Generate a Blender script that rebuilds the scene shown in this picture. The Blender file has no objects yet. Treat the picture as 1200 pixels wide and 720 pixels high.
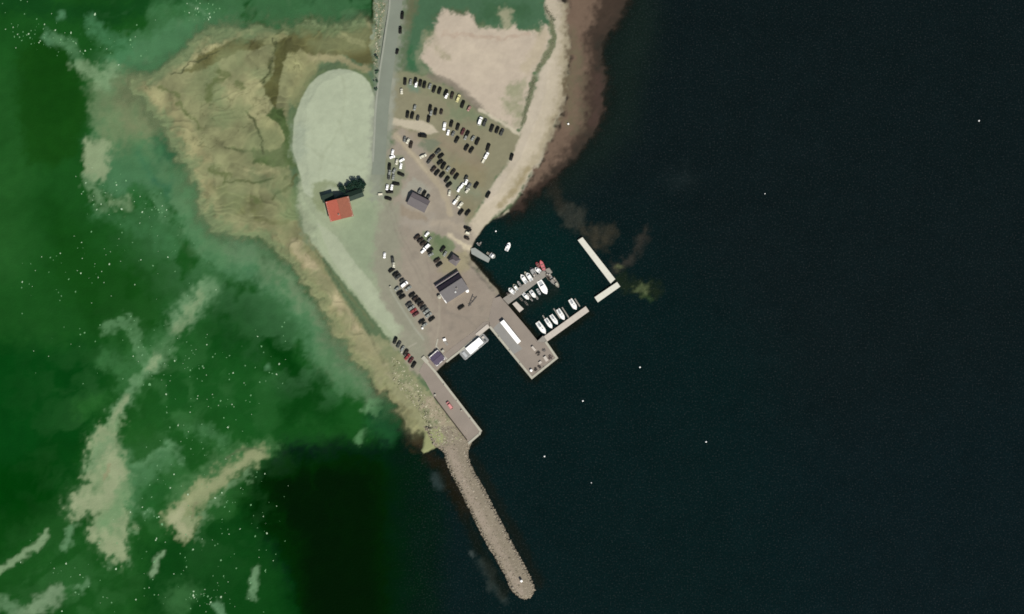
import bpy, bmesh, math, random
import numpy as np
from mathutils import Vector, Matrix

random.seed(7)
rng = np.random.RandomState(7)
sc = bpy.context.scene
C = bpy.context.scene.collection
R = math.radians

# ------------------------------------------------------------------ camera, sky, sun
S = 0.5                                   # metres per plan unit
def W(x, y): return ((x - 600) * S, (360 - y) * S)

cam_d = bpy.data.cameras.new('camera'); cam = bpy.data.objects.new('camera', cam_d); C.objects.link(cam)
cam.location = (0, 0, 2001.0); cam.rotation_euler = (0, 0, 0)
cam_d.sensor_width = 36; cam_d.lens = 36 * 2000 / 600.0
cam_d.clip_start = 10; cam_d.clip_end = 20000
sc.camera = cam

SUN_EL, SUN_AZ = 50, 152
w = bpy.data.worlds.new('World'); sc.world = w; w.use_nodes = True
nt = w.node_tree; bg = nt.nodes['Background']
sky = nt.nodes.new('ShaderNodeTexSky'); sky.sky_type = 'NISHITA'; sky.sun_disc = False
sky.sun_elevation = R(SUN_EL); sky.sun_rotation = R(SUN_AZ)
nt.links.new(sky.outputs[0], bg.inputs[0]); bg.inputs[1].default_value = 0.055
sd_ = bpy.data.lights.new('sun', 'SUN'); so = bpy.data.objects.new('sun', sd_); C.objects.link(so)
sd_.energy = 4.2; sd_.angle = R(0.5); sd_.color = (1.0, 0.965, 0.90)
to_sun = Vector((math.sin(R(SUN_AZ)) * math.cos(R(SUN_EL)), math.cos(R(SUN_AZ)) * math.cos(R(SUN_EL)), math.sin(R(SUN_EL))))
so.rotation_euler = to_sun.to_track_quat('Z', 'Y').to_euler()
so.location = (100, -150, 300)
sc.view_settings.view_transform = 'Standard'; sc.view_settings.look = 'None'
sc.view_settings.exposure = 0.55; sc.view_settings.gamma = 1
sc.cycles.pixel_filter_type = 'BLACKMAN_HARRIS'; sc.cycles.filter_width = 1.7
sc.cycles.max_bounces = 6
KR, KG, KB = 1.78, 1.78, 1.73             # brightness a level white sheet would show; base colours are divided by it

def lin(c):
    c = np.asarray(c, float) / 255.0
    return np.where(c <= 0.04045, c / 12.92, ((c + 0.055) / 1.055) ** 2.4)
def alb(c):
    a = lin(c) / np.array([KR, KG, KB])
    return tuple(float(min(0.85, v)) for v in a)

# ------------------------------------------------------------------ tagging helpers
def tag(o, label=None, cat=None, group=None, kind=None):
    if label: o['label'] = label
    if cat: o['category'] = cat
    if group: o['group'] = group
    if kind: o['kind'] = kind
    return o
def thing(name, label, cat, loc=(0, 0, 0), rz=0, group=None):
    o = bpy.data.objects.new(name, None); C.objects.link(o)
    o.empty_display_size = 0.5
    o.location = loc; o.rotation_euler = (0, 0, rz)
    return tag(o, label, cat, group)
def copy_tree(o, parent=None):
    c = o.copy(); C.objects.link(c); c.parent = parent
    for ch in list(o.children): copy_tree(ch, c)
    return c

# ------------------------------------------------------------------ materials
def mat(name, albedo, rough=0.7, spec=0.3, noise=0.0, scale=1.0, bump=0.0, bscale=2.0, metal=0.0, attr=None):
    m = bpy.data.materials.new(name); m.use_nodes = True
    t = m.node_tree; b = t.nodes['Principled BSDF']; L = t.links
    b.inputs['Roughness'].default_value = rough
    b.inputs['Specular IOR Level'].default_value = spec
    b.inputs['Metallic'].default_value = metal
    b.inputs['Base Color'].default_value = (*albedo, 1)
    tc = t.nodes.new('ShaderNodeTexCoord')
    if attr:
        a = t.nodes.new('ShaderNodeAttribute'); a.attribute_name = attr; src = a.outputs['Color']
    else:
        rgb = t.nodes.new('ShaderNodeRGB'); rgb.outputs[0].default_value = (*albedo, 1); src = rgb.outputs[0]
    if noise:
        n = t.nodes.new('ShaderNodeTexNoise'); n.inputs['Scale'].default_value = scale; n.inputs['Detail'].default_value = 5
        n.inputs['Roughness'].default_value = 0.6
        L.new(tc.outputs['Object'], n.inputs['Vector'])
        mr = t.nodes.new('ShaderNodeMapRange'); mr.inputs[1].default_value = 0.25; mr.inputs[2].default_value = 0.75
        mr.inputs[3].default_value = 1 - noise; mr.inputs[4].default_value = 1 + noise
        L.new(n.outputs[0], mr.inputs[0])
        mx = t.nodes.new('ShaderNodeVectorMath'); mx.operation = 'SCALE'
        L.new(src, mx.inputs[0]); L.new(mr.outputs[0], mx.inputs['Scale']); src = mx.outputs[0]
    L.new(src, b.inputs['Base Color'])
    if bump:
        n2 = t.nodes.new('ShaderNodeTexNoise'); n2.inputs['Scale'].default_value = bscale; n2.inputs['Detail'].default_value = 6
        L.new(tc.outputs['Object'], n2.inputs['Vector'])
        bp = t.nodes.new('ShaderNodeBump'); bp.inputs['Strength'].default_value = 1.0; bp.inputs['Distance'].default_value = bump
        L.new(n2.outputs[0], bp.inputs['Height']); L.new(bp.outputs[0], b.inputs['Normal'])
    return m

M = {}
M['ground'] = mat('ground', (0.3, 0.3, 0.3), 0.95, 0.1, 0.05, 0.35, 0.05, 1.1, attr='col')
M['rock'] = mat('rock', (0.3, 0.3, 0.3), 0.95, 0.1, 0.12, 0.8, 0.05, 3, attr='col')
M['road'] = mat('road', alb((136, 143, 126)), 0.92, 0.15, 0.07, 0.12, 0.02, 3)
M['pier_grey'] = mat('pier_grey', alb((154, 143, 129)), 0.9, 0.2, 0.10, 0.10, 0.02, 2)
M['pier_cool'] = mat('pier_cool', alb((152, 150, 142)), 0.9, 0.2, 0.06, 0.25, 0.02, 2)
M['coping'] = mat('coping', alb((190, 186, 166)), 0.85, 0.2, 0.12, 0.5, 0.02, 3)
M['concrete_pale'] = mat('concrete_pale', alb((232, 229, 210)), 0.85, 0.2, 0.07, 0.4, 0.02, 3)
M['concrete_pink'] = mat('concrete_pink', alb((212, 202, 186)), 0.85, 0.2, 0.08, 0.4, 0.02, 3)
M['pontoon'] = mat('pontoon', alb((158, 152, 140)), 0.85, 0.2, 0.10, 0.6, 0.02, 3)
M['pontoon_pale'] = mat('pontoon_pale', alb((160, 165, 155)), 0.8, 0.2, 0.08, 0.6, 0.02, 3)
M['quay_face'] = mat('quay_face', alb((70, 64, 52)), 0.9, 0.2, 0.2, 0.6, 0.05, 2)
M['white'] = mat('white_paint', (0.78, 0.77, 0.73), 0.45, 0.4, 0.04, 1.5)
M['white_dim'] = mat('white_gelcoat', (0.48, 0.48, 0.45), 0.4, 0.4, 0.06, 1.5)
M['cream'] = mat('cream_paint', alb((190, 186, 165)), 0.5, 0.3, 0.05, 1.5)
M['rubber'] = mat('rubber', (0.015, 0.015, 0.015), 0.9, 0.2)
M['glass'] = mat('dark_glass', (0.006, 0.0065, 0.006), 0.3, 0.2)
M['steel'] = mat('steel', (0.30, 0.31, 0.31), 0.45, 0.5, 0.08, 2)
M['dark_steel'] = mat('dark_steel', (0.06, 0.06, 0.06), 0.6, 0.3, 0.1, 2)
M['wood'] = mat('weathered_wood', (0.16, 0.13, 0.10), 0.85, 0.2, 0.2, 2)
CARCOL = {
 'black': (0.007, 0.007, 0.005), 'brown': (0.026, 0.019, 0.014), 'dark grey': (0.038, 0.04, 0.036),
 'grey': (0.12, 0.125, 0.115), 'silver': (0.19, 0.20, 0.18), 'white': (0.80, 0.79, 0.76), 'cream': (0.5, 0.48, 0.38),
 'red': (0.20, 0.035, 0.035), 'pink': (0.26, 0.15, 0.13), 'pale red': (0.46, 0.19, 0.18), 'maroon': (0.07, 0.025, 0.025), 'yellow': (0.50, 0.46, 0.22)}
for k, v in CARCOL.items():
    M['car ' + k] = mat('car_paint_' + k.replace(' ', '_'), v, 0.42, 0.2, 0.03, 3)

# ------------------------------------------------------------------ mesh builders
class MB:
    def __init__(s): s.v = []; s.f = []; s.mi = []
    def add(s, vs, fs, m=0):
        o = len(s.v); s.v += [tuple(v) for v in vs]; s.f += [tuple(i + o for i in f) for f in fs]; s.mi += [m] * len(fs)
    def box(s, cx, cy, cz, sx, sy, sz, rz=0, m=0, taper=1.0):
        c, n = math.cos(rz), math.sin(rz); vs = []
        for z, k in ((-1, 1), (1, taper)):
            for x, y in ((-1, -1), (1, -1), (1, 1), (-1, 1)):
                X, Y = x * sx / 2 * k, y * sy / 2 * k
                vs.append((cx + X * c - Y * n, cy + X * n + Y * c, cz + z * sz / 2))
        s.add(vs, [(3, 2, 1, 0), (4, 5, 6, 7), (0, 1, 5, 4), (1, 2, 6, 5), (2, 3, 7, 6), (3, 0, 4, 7)], m)
    def prism(s, pts, z0, z1, m=0, mside=None):
        n = len(pts)
        a = sum(pts[i][0] * pts[(i + 1) % n][1] - pts[(i + 1) % n][0] * pts[i][1] for i in range(n))
        if a < 0: pts = pts[::-1]
        vs = [(x, y, z0) for x, y in pts] + [(x, y, z1) for x, y in pts]
        s.add(vs, [tuple(range(n, 2 * n))], m)
        s.add(vs, [tuple(range(n - 1, -1, -1))] + [(i, (i + 1) % n, n + (i + 1) % n, n + i) for i in range(n)], m if mside is None else mside)
    def loft(s, rings, m=0, cap0=True, cap1=True):
        n = len(rings[0]); vs = [p for r in rings for p in r]; fs = []
        for k in range(len(rings) - 1):
            for i in range(n):
                j = (i + 1) % n; fs.append((k * n + i, k * n + j, (k + 1) * n + j, (k + 1) * n + i))
        if cap0: fs.append(tuple(range(n - 1, -1, -1)))
        if cap1: fs.append(tuple(range((len(rings) - 1) * n, len(rings) * n)))
        s.add(vs, fs, m)
    def cyl(s, p0, p1, r0, r1=None, n=8, m=0):
        r1 = r0 if r1 is None else r1
        p0, p1 = Vector(p0), Vector(p1); d = (p1 - p0).normalized()
        a = d.orthogonal().normalized(); b = d.cross(a)
        rr = [[tuple(p + (a * math.cos(t) + b * math.sin(t)) * r) for t in [2 * math.pi * i / n for i in range(n)]] for p, r in ((p0, r0), (p1, r1))]
        s.loft(rr, m)
    def mesh(s, name, mats):
        me = bpy.data.meshes.new(name); me.from_pydata(s.v, [], s.f); me.validate()
        for m in (mats if isinstance(mats, (list, tuple)) else [mats]): me.materials.append(m)
        if max(s.mi or [0]) > 0: me.polygons.foreach_set('material_index', s.mi)
        return me
    def build(s, name, mats, parent=None, smooth=False, loc=None):
        me = s.mesh(name, mats)
        if smooth: me.polygons.foreach_set('use_smooth', [True] * len(me.polygons))
        o = bpy.data.objects.new(name, me); C.objects.link(o); o.parent = parent
        if loc: o.location = loc
        return o

# ------------------------------------------------------------------ noise and plan painting (colours of ground and sea)
_tabs = {}
def vnoise(x, y, seed):
    if seed not in _tabs: _tabs[seed] = np.random.RandomState(seed).rand(256, 256) * 2 - 1
    t = _tabs[seed]
    xi = np.floor(x).astype(int); yi = np.floor(y).astype(int); fx = x - xi; fy = y - yi
    fx = fx * fx * (3 - 2 * fx); fy = fy * fy * (3 - 2 * fy)
    g = lambda a, b: t[a & 255, b & 255]
    return (g(xi, yi) * (1 - fx) + g(xi + 1, yi) * fx) * (1 - fy) + (g(xi, yi + 1) * (1 - fx) + g(xi + 1, yi + 1) * fx) * fy
def fbm(x, y, s, oct, seed):
    r = 0; a = 1.0; tot = 0
    x = x / s + seed * 3.7; y = y / s - seed * 1.3
    for k in range(oct):
        r = r + a * vnoise(x, y, seed + k); tot += a; a *= 0.55
        x, y = x * 1.9 + y * 0.35 + 11.3, y * 1.9 - x * 0.0 + 5.1
    return r / tot * 1.6

def sd_poly(pts, X, Y):
    P = np.array(pts, float); Q = np.roll(P, -1, 0)
    d = np.full(X.shape, 1e18); ins = np.zeros(X.shape, bool)
    for (ax, ay), (bx, by) in zip(P, Q):
        ex, ey = bx - ax, by - ay
        t = np.clip(((X - ax) * ex + (Y - ay) * ey) / (ex * ex + ey * ey + 1e-12), 0, 1)
        dx = X - ax - t * ex; dy = Y - ay - t * ey
        d = np.minimum(d, dx * dx + dy * dy)
        if ay != by:
            c = ((ay > Y) != (by > Y)) & (X < ex * (Y - ay) / (by - ay) + ax)
            ins ^= c
    d = np.sqrt(d)
    return np.where(ins, d, -d)
def sd_line(pts, wd, X, Y):
    P = np.array(pts, float); d = np.full(X.shape, 1e18)
    if len(P) == 1: return wd - np.hypot(X - P[0, 0], Y - P[0, 1])
    for (ax, ay), (bx, by) in zip(P[:-1], P[1:]):
        ex, ey = bx - ax, by - ay
        t = np.clip(((X - ax) * ex + (Y - ay) * ey) / (ex * ex + ey * ey + 1e-12), 0, 1)
        d = np.minimum(d, (X - ax - t * ex) ** 2 + (Y - ay - t * ey) ** 2)
    return wd - np.sqrt(d)
def sstep(v): v = np.clip(v, 0, 1); return v * v * (3 - 2 * v)

class Plan:
    """colours on a plan grid; every area keeps the colour of its own ground, weed, sand or suspended sediment"""
    def __init__(s, xs, ys, base):
        s.xs, s.ys = xs, ys
        s.X, s.Y = np.meshgrid(xs, ys)
        s.n1 = fbm(s.X, s.Y, 22, 5, 1); s.n2 = fbm(s.X, s.Y, 22, 5, 21)
        s.g = fbm(s.X, s.Y, 4.5, 4, 33); s.m1 = fbm(s.X, s.Y, 6, 3, 41); s.m2 = fbm(s.X, s.Y, 6, 3, 61)
        s.c = np.zeros(s.X.shape + (3,)); s.c[:] = lin(base)
    def mask(s, pts, wd, soft, warp, fine, ext=0):
        P = np.array(pts, float); mg = (wd or 0) + soft + abs(warp) * 2 + abs(fine) * 2 + 3
        x0, x1 = P[:, 0].min() - mg, P[:, 0].max() + mg; y0, y1 = P[:, 1].min() - mg, P[:, 1].max() + mg
        i0, i1 = np.searchsorted(s.xs, [x0, x1]); j0, j1 = np.searchsorted(s.ys, [y0, y1])
        if i1 <= i0 or j1 <= j0: return None
        sl = (slice(j0, j1), slice(i0, i1))
        X = s.X[sl] + warp * s.n1[sl] + fine * s.m1[sl]; Y = s.Y[sl] + warp * s.n2[sl] + fine * s.m2[sl]
        d = sd_poly(pts, X, Y) if wd is None else sd_line(pts, wd, X, Y)
        if soft >= 3: d = d + s.g[sl] * min(soft, 14) * 0.33
        return sl, sstep(d / soft + 0.5)
    def poly(s, col, pts, soft=3, warp=0, fine=0, a=1.0, tex=0.0):
        r = s.mask(pts, None, soft, warp, fine)
        if r: s._put(r, col, a, tex)
    def line(s, col, wd, pts, soft=3, warp=0, fine=0, a=1.0, tex=0.0):
        r = s.mask(pts, wd, soft, warp, fine)
        if r: s._put(r, col, a, tex)
    def _put(s, r, col, a, tex):
        sl, m = r; m = m * a
        if tex: m = m * np.clip(1 - tex * (0.5 - 0.9 * s.m1[sl] - 0.5 * s.n2[sl]), 0, 1)
        s.c[sl] = s.c[sl] * (1 - m[..., None]) + lin(col) * m[..., None]

def grid_mesh(name, xs, ys, Z, col, material, extra=None):
    nx, ny = len(xs), len(ys)
    X, Y = np.meshgrid(xs, ys)
    co = np.stack([(X - 600) * S, (360 - Y) * S, Z], -1).reshape(-1, 3).astype(np.float32)
    i = np.arange(nx * ny).reshape(ny, nx)
    q = np.stack([i[1:, :-1], i[1:, 1:], i[:-1, 1:], i[:-1, :-1]], -1).reshape(-1).astype(np.int32)
    nf = (nx - 1) * (ny - 1)
    me = bpy.data.meshes.new(name)
    me.vertices.add(nx * ny); me.vertices.foreach_set('co', co.ravel())
    me.loops.add(nf * 4); me.loops.foreach_set('vertex_index', q)
    me.polygons.add(nf); me.polygons.foreach_set('loop_start', np.arange(nf, dtype=np.int32) * 4)
    me.polygons.foreach_set('use_smooth', np.ones(nf, bool))
    me.update(calc_edges=True)
    at = me.attributes.new('col', 'FLOAT_COLOR', 'POINT')
    c4 = np.concatenate([col, np.ones(col.shape[:2] + (1,))], -1).reshape(-1).astype(np.float32)
    at.data.foreach_set('color', c4)
    for k, v in (extra or {}).items():
        a2 = me.attributes.new(k, 'FLOAT', 'POINT'); a2.data.foreach_set('value', v.reshape(-1).astype(np.float32))
    me.materials.append(material)
    o = bpy.data.objects.new(name, me); C.objects.link(o)
    return o

# ------------------------------------------------------------------ plan outlines
LAND = [(436,-600),(437,26),(438,38),(432,60),(400,64),(360,80),(338,120),(335,170),(340,205),(346,240),(352,275),(372,300),(392,335),(425,385),
        (447,430),(468,455),(488,468),(497,488),(503,508),(516,516),(548,514),(561,505),(509.5,437.5),(523.8,421.8),(538,411),(573,382.5),(586,397),(616,393),(603,369),(590,354),(586,349),(583,341),(573,329),(565,320),(559,312),(551.5,305),(549.5,298),(552.5,290),(557,280),(566,267),(575,259.5),(590,250),(601,241),
        (612,224),(620,211),(630,196),(638,175),(646,158),(655,135),(662,110),(664,85),(662,60),(663,40),(658,20),(650,0),(648,-600)]
REEF = [(450,30),(437,27),(400,28),(370,25),(330,31),(290,32),(260,37),(238,44),(222,62),(200,78),(180,86),(158,92),(152,105),(172,118),(190,140),(198,152),
        (205,170),(220,195),(232,228),(240,250),(252,266),(280,275),(305,283),(330,300),(350,318),(368,345),(385,372),(400,398),(420,425),(440,448),
        (455,462),(468,476),(478,492),(484,508),(496,505),(520,500),(450,300),(440,100)]
BEACH = [(640,-600),(760,-600),(735,0),(727,16),(714,36),(704,48),(706,62),(708,82),(709,112),(703,138),(692,160),(676,180),(662,192),(648,205),(634,217),(622,228),(606,245),(590,250),(580,240),(640,150),(650,60)]
BREAK = [(497,500),(507,522),(517,527),(521,532),(524,545),(531,560),(540,577),(550,597),(560,618),(570,637),(582,657),(592,675),(598,690),(605,698),(614,703),(622,701),(627,691),(624,680),(612,658),(598,633),(588,613),(576,590),(565,568),(556,554),(550,540),(548,530),(552,519),(556,510),(540,500)]
SPIT = [(498,505),(497,522),(493,529),(496,533),(503,530),(512,524),(522,515),(515,500)]
SHOAL1 = [(128,497),(140,505),(137,523),(148,540),(151,560),(150,585),(152,612),(150,640),(146,655),(136,660),(120,650),(106,635),(110,612),(118,600),(100,598),(86,607),(77,598),(80,585),(97,570),(101,545),(104,522),(112,508)]
SHOAL2 = [(312,525),(306,521),(293,525),(278,535),(258,547),(240,558),(222,572),(206,590),(189,603),(192,612),(206,618),(212,634),(225,632),(228,618),(234,602),(241,586),(258,570),(276,558),(296,544),(308,534)]

# ------------------------------------------------------------------ terrain sheet
def axis(lo, hi, segs):
    """segs: list of (start, end, step); wide steps outside"""
    a = []
    for s0, s1, st in segs: a += list(np.arange(s0, s1, st))
    a.append(segs[-1][1])
    return np.array(list(lo) + a + list(hi), float)
txs = axis((-7000, -2500, -900, -300), (1000, 1500, 3000, 8000), [(-60, 140, 5), (140, 330, 1.6), (330, 720, 1.0), (720, 800, 5)])
tys = axis((-6000, -2500, -1000, -400, -150), (1100, 1800, 3500, 7500), [(-60, 0, 4), (0, 460, 1.0), (460, 720, 1.25), (720, 800, 5)])
P = Plan(txs, tys, (120, 125, 95))
X, Y = P.X, P.Y
H = np.full(X.shape, -4.0)
def rise(pts, top, sin, sout, warp=0, fine=0):
    global H
    d = sd_poly(pts, X + warp * P.n1 + fine * P.m1, Y + warp * P.n2 + fine * P.m2)
    h = np.where(d > 0, np.minimum(top, d * sin), np.maximum(-4, d * sout)); H = np.maximum(H, h); return d
dreef = rise(REEF, 0.45, 0.035, 0.022, 8, 5)
dbeach = rise(BEACH, 0.35, 0.02, 0.03, 3, 4)
rise(SPIT, 0.5, 0.3, 0.3, 1, 1)
ledge = fbm(X, Y * 1.3, 17, 4, 90); ledge2 = np.abs(fbm(X + 6 * P.n1, Y + 6 * P.n2, 13, 4, 97))
dland = rise(LAND, 2.0, 0.09 + 0.23 * sstep((Y - 262) / 50), 0.25, 0, 0.9)
dbrk = rise(BREAK, 2.0, 0.55, 0.6, 0, 0.8)
reefness = np.clip(dreef / 6, 0, 1) * np.clip(-(dland - 4) / 10, 0, 1)
terr = np.floor((ledge + 1.2) * 3.0) / 3.0
lo1 = fbm(X, Y, 26, 2, 301); lo2 = fbm(X, Y, 26, 2, 331); lo3 = fbm(X, Y, 9, 2, 351)
fw = fbm(X + 10 * lo1, (Y - 0.35 * X) * 1.2 + 10 * lo2, 70, 2, 210) * 3.6 + .16 * lo3 + .05 * P.m1
saw = fw - np.floor(fw); saw = np.where(saw < 0.9, saw / 0.9, (1 - saw) / 0.1)
fw3 = fbm(X + 8 * lo1 + 2 * lo3, Y + 8 * lo2, 24, 2, 230) * 2.0 + .1 * P.m2
gate = sstep(fbm(X, Y, 30, 3, 470) * 2.2 + .35)
saw = .55 + (saw - .55) * (.25 + .75 * gate)
saw2 = fw3 - np.floor(fw3); saw2 = np.where(saw2 < 0.88, saw2 / 0.88, (1 - saw2) / 0.12)
H = H + reefness * (0.30 * saw + 0.10 * (1 - gate) * saw2 - 0.10 + 0.15 * lo1)
H = H + np.clip(dland / 8, 0, 1) * 0.04 * P.m1

p = P.poly; l = P.line
SAND = (196, 182, 160)
# seabed and shore
p((96, 100, 70), [(-7000,-6000),(8000,-6000),(8000,7500),(-7000,7500)], 2)
p((46, 42, 34), [(520,-6000),(8000,-6000),(8000,7500),(560,7500),(560,560),(480,480),(520,300)], 20)
p((146, 144, 104), [(a - (6 if a < 440 else 0), b) for a, b in REEF], 12, 5, 2)
p((96, 116, 82), LAND, 8)
# reef rock
l((172, 162, 118), 10, [(165,100),(185,112),(200,130),(222,160),(238,200),(245,240)], 10, 6, 3, .8, .4)
l((168, 160, 118), 12, [(262,60),(275,90),(262,110),(290,100),(300,130),(315,150),(322,165)], 8, 5, 2, .75, .3)
l((160, 155, 110), 12, [(345,75),(352,60),(362,80),(350,110)], 10, 4, 2, .7)
l((152, 150, 108), 9, [(215,120),(240,150),(262,180),(280,215)], 12, 8, 3, .6, .5)
l((120, 132, 92), 9, [(248,80),(256,110),(262,140)], 12, 6, 3, .7, .4)
l((130, 140, 100), 7, [(300,80),(315,100)], 10, 6, 3, .5, .4)
p((100, 98, 60), [(322,33),(355,29),(400,32),(438,33),(440,76),(424,73),(405,66),(385,64),(368,68),(352,58),(335,66),(328,50)], 4, 3, 2, .95)
l((84, 88, 50), 3, [(318,72),(316,86),(306,96)], 4, 2, 2, .7)
p((96, 94, 56), [(322,36),(338,52),(333,75),(328,95),(324,112),(322,128),(311,112),(306,103),(320,88),(322,70),(321,55)], 3, 2, 2)
p((106, 102, 62), [(278,40),(258,48),(243,62),(226,72),(212,86),(232,85),(258,72),(282,58),(302,58),(330,50),(330,42),(300,48)], 3, 2, 1.5, .9)
l((172, 164, 120), 3, [(294,37),(275,42),(258,51),(240,59)], 3, 1, 1.5)
l((172, 164, 120), 4, [(228,66),(222,76),(205,80)], 3, 1, 1.5)
l((170, 166, 118), 4, [(335,40),(328,44),(312,50)], 3, 1, 1.2, .9)
l((160, 156, 112), 3, [(398,40),(410,46),(425,52)], 4, 2, 2, .7)
l((166, 158, 118), 4, [(365,68),(395,68),(415,78),(432,80)], 5, 2, 2, .8)
p((76, 96, 52), [(308,142),(318,128),(330,126),(338,150),(340,175),(348,196),(330,196),(298,192),(292,178),(305,178),(322,172),(330,160),(324,148)], 4, 3, 2, .95)
p((160, 156, 112), [(305,138),(322,142),(333,160),(330,174),(316,178),(308,165),(304,150)], 2.5, 2, 1.5)
l((96, 102, 64), 1.3, [(288,130),(300,145),(306,160),(310,178)], 2.5, 2, 1.5, .9)
l((80, 92, 56), 2, [(264,172),(285,180),(308,182),(330,174)], 4, 3, 2, .7)
l((92, 96, 58), 1.4, [(262,215),(285,212),(300,216),(322,212),(335,206)], 2.5, 3, 2, .9)
l((92, 96, 58), 1.4, [(322,236),(330,224),(340,214),(347,204)], 2.5, 3, 2, .9)
l((170, 163, 120), 2.2, [(290,200),(305,205),(318,200),(330,208),(318,216)], 3, 3, 2, .85)
l((110, 130, 88), 8, [(345,225),(350,240),(340,250)], 8, 3, 2, .8)
l((120, 122, 78), 10, [(255,228),(275,240),(300,245)], 12, 5, 3, .7, .6)
l((122, 122, 80), 3, [(296,240),(300,255),(316,262),(335,258)], 4, 3, 2, .6)
l((165, 158, 115), 4, [(248,226),(252,245),(262,255)], 5, 3, 2, .7)
l((160, 153, 112), 7, [(275,262),(310,270),(340,285),(362,315),(385,345),(402,375),(425,405),(450,430)], 9, 2, 2, .9, .3)
l((182, 170, 134), 6, [(345,285),(372,320),(392,348),(414,380),(440,410)], 6, 2, 2, .8, .3)
l((115, 118, 82), 1.3, [(370,300),(392,322),(415,355),(438,382)], 3, 1.5, 1.5, .6, .4)
l((132, 128, 90), 1.5, [(345,262),(362,280),(378,300)], 4, 2, 2, .8)
# ridges everywhere on the reef: weed-filled cracks
rid = np.clip(1 - ledge2 * 9, 0, 1) * reefness * sstep(fbm(X, Y, 40, 3, 130) * 2.5 + 0.3)
P.c = P.c * (1 - 0.42 * rid[..., None]) + lin((70, 74, 40)) * 0.42 * rid[..., None]
P.c *= (1 + reefness * (0.08 * fbm(X, Y, 9, 3, 140) + 0.30 * (saw - .55) + 0.12 * (1 - gate) * (saw2 - .5) + .30 * fbm(X, Y, 18, 4, 401)))[..., None]
gt = (reefness * sstep(fbm(X, Y, 34, 4, 260) * 1.2 + .45) * .55)[..., None]
P.c = P.c * (1 - gt) + lin((134, 142, 100)) * gt
l((104, 124, 86), 6, [(300,205),(330,232)], 10, 5, 3, .35)
wr = (sstep((dreef + 6) / 12) * sstep((395 - X - .25 * (Y - 200).clip(0, 400)) / 60))[..., None] * (X < 440)[..., None]
P.c *= 1 - wr * np.array([.13, .07, .10])
ed = ((1 - sstep((dreef - 1) / 15)) * (X < 440) * sstep((dreef + 30) / 8) * (.6 - .3 * sstep((Y - 280) / 60)) * (1 - sstep((dland + 12) / 8)))[..., None]
P.c = P.c * (1 - ed) + lin((104, 132, 90)) * ed
for pp, ww in (([(258,85),(270,92),(250,98),(244,108),(246,118)], 3), ([(280,97),(282,106)], 2), ([(208,120),(226,140),(236,150)], 2), ([(296,232),(304,236)], 2), ([(250,198),(268,206),(262,214)], 2.5), ([(190,102),(205,112)], 2)):
    l((96, 108, 64), ww, pp, 5, 4, 3, .8)
l((62, 70, 44), .8, [(200,87),(212,86),(222,74),(232,74),(244,64),(256,60)], 2, 1, 2.5, .8)
l((62, 70, 44), .8, [(322,46),(322,60),(318,74),(312,88),(306,98)], 2, 1, 3, .8)
l((62, 70, 44), .8, [(290,134),(302,150),(307,166),(309,180)], 2, 1, 2, .7)
# oval and apron
APR = [(352,205),(442,205),(462,232),(480,260),(476,290),(462,330),(470,362),(482,385),(500,420),(480,430),(462,402),(440,372),(420,345),(398,312),(376,292),(358,270),(348,240)]
p((160, 170, 138), APR, 8, 2, 1)
p((146, 160, 128), [(392,250),(440,235),(452,290),(448,330),(420,320),(398,290)], 26, 4, 1, .8)
OVAL = [(398,81),(410,82),(424,88),(433,97),(438,110),(440,120),(440,160),(437,195),(432,215),(415,224),(395,228),(372,236),(356,226),(352,206),(348,192),(343,178),(343,160),(345,140),(352,118),(361,102),(372,90),(385,83)]
p((112, 128, 86), [(398 + (a - 398) * 1.10, 150 + (b - 150) * 1.05) for a, b in OVAL if b < 205] + [(350,205)], 9, 2, 2, .5)
l((90, 118, 92), 2, [(434,84),(440,98),(441,108)], 4, 1, 1, .8)
p((178, 187, 157), OVAL, 2.2, 0, .5)
l((166, 177, 152), 8, [(352,150),(350,180)], 12, 1, 1, .6)
p((136, 146, 108), [(366,216),(380,212),(398,216),(397,220),(386,221),(378,232),(382,252),(372,246),(366,232)], 6, 1, 1, .8)
l((168, 176, 150), 5, [(384,224),(404,232),(430,220)], 10, 1, 1, .5)
p((168, 179, 145), [(352,228),(368,252),(384,268),(400,292),(425,322),(448,350),(472,385),(473,394),(465,400),(452,392),(424,356),(400,326),(378,300),(356,272)], 4, 1, 1, .95)
p((176, 184, 154), [(372,262),(392,275),(410,300),(436,332),(470,380),(472,392),(466,397),(440,372),(412,336),(388,302)], 3, .8, .5, .8)
p((150, 158, 128), [(365,262),(356,250),(350,240),(352,275),(368,290)], 10, 2, 1, .5)
p((150, 150, 112), [(455,398),(463,402),(490,445),(510,468),(546,514),(552,520),(520,530),(497,505),(480,480),(455,455),(420,415),(405,385),(425,390)], 6, 2, 3, .9, .35)
l((178, 170, 140), 3, [(450,420),(462,440),(480,455),(495,478),(510,495)], 6, 3, 4, .7, .9)
l((172, 158, 134), 9, [(505,475),(522,495),(535,512)], 8, 2, 3, .9, .2)
l((120, 122, 86), 2, [(455,430),(470,448),(482,462)], 4, 3, 4, .6, .8)
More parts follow.
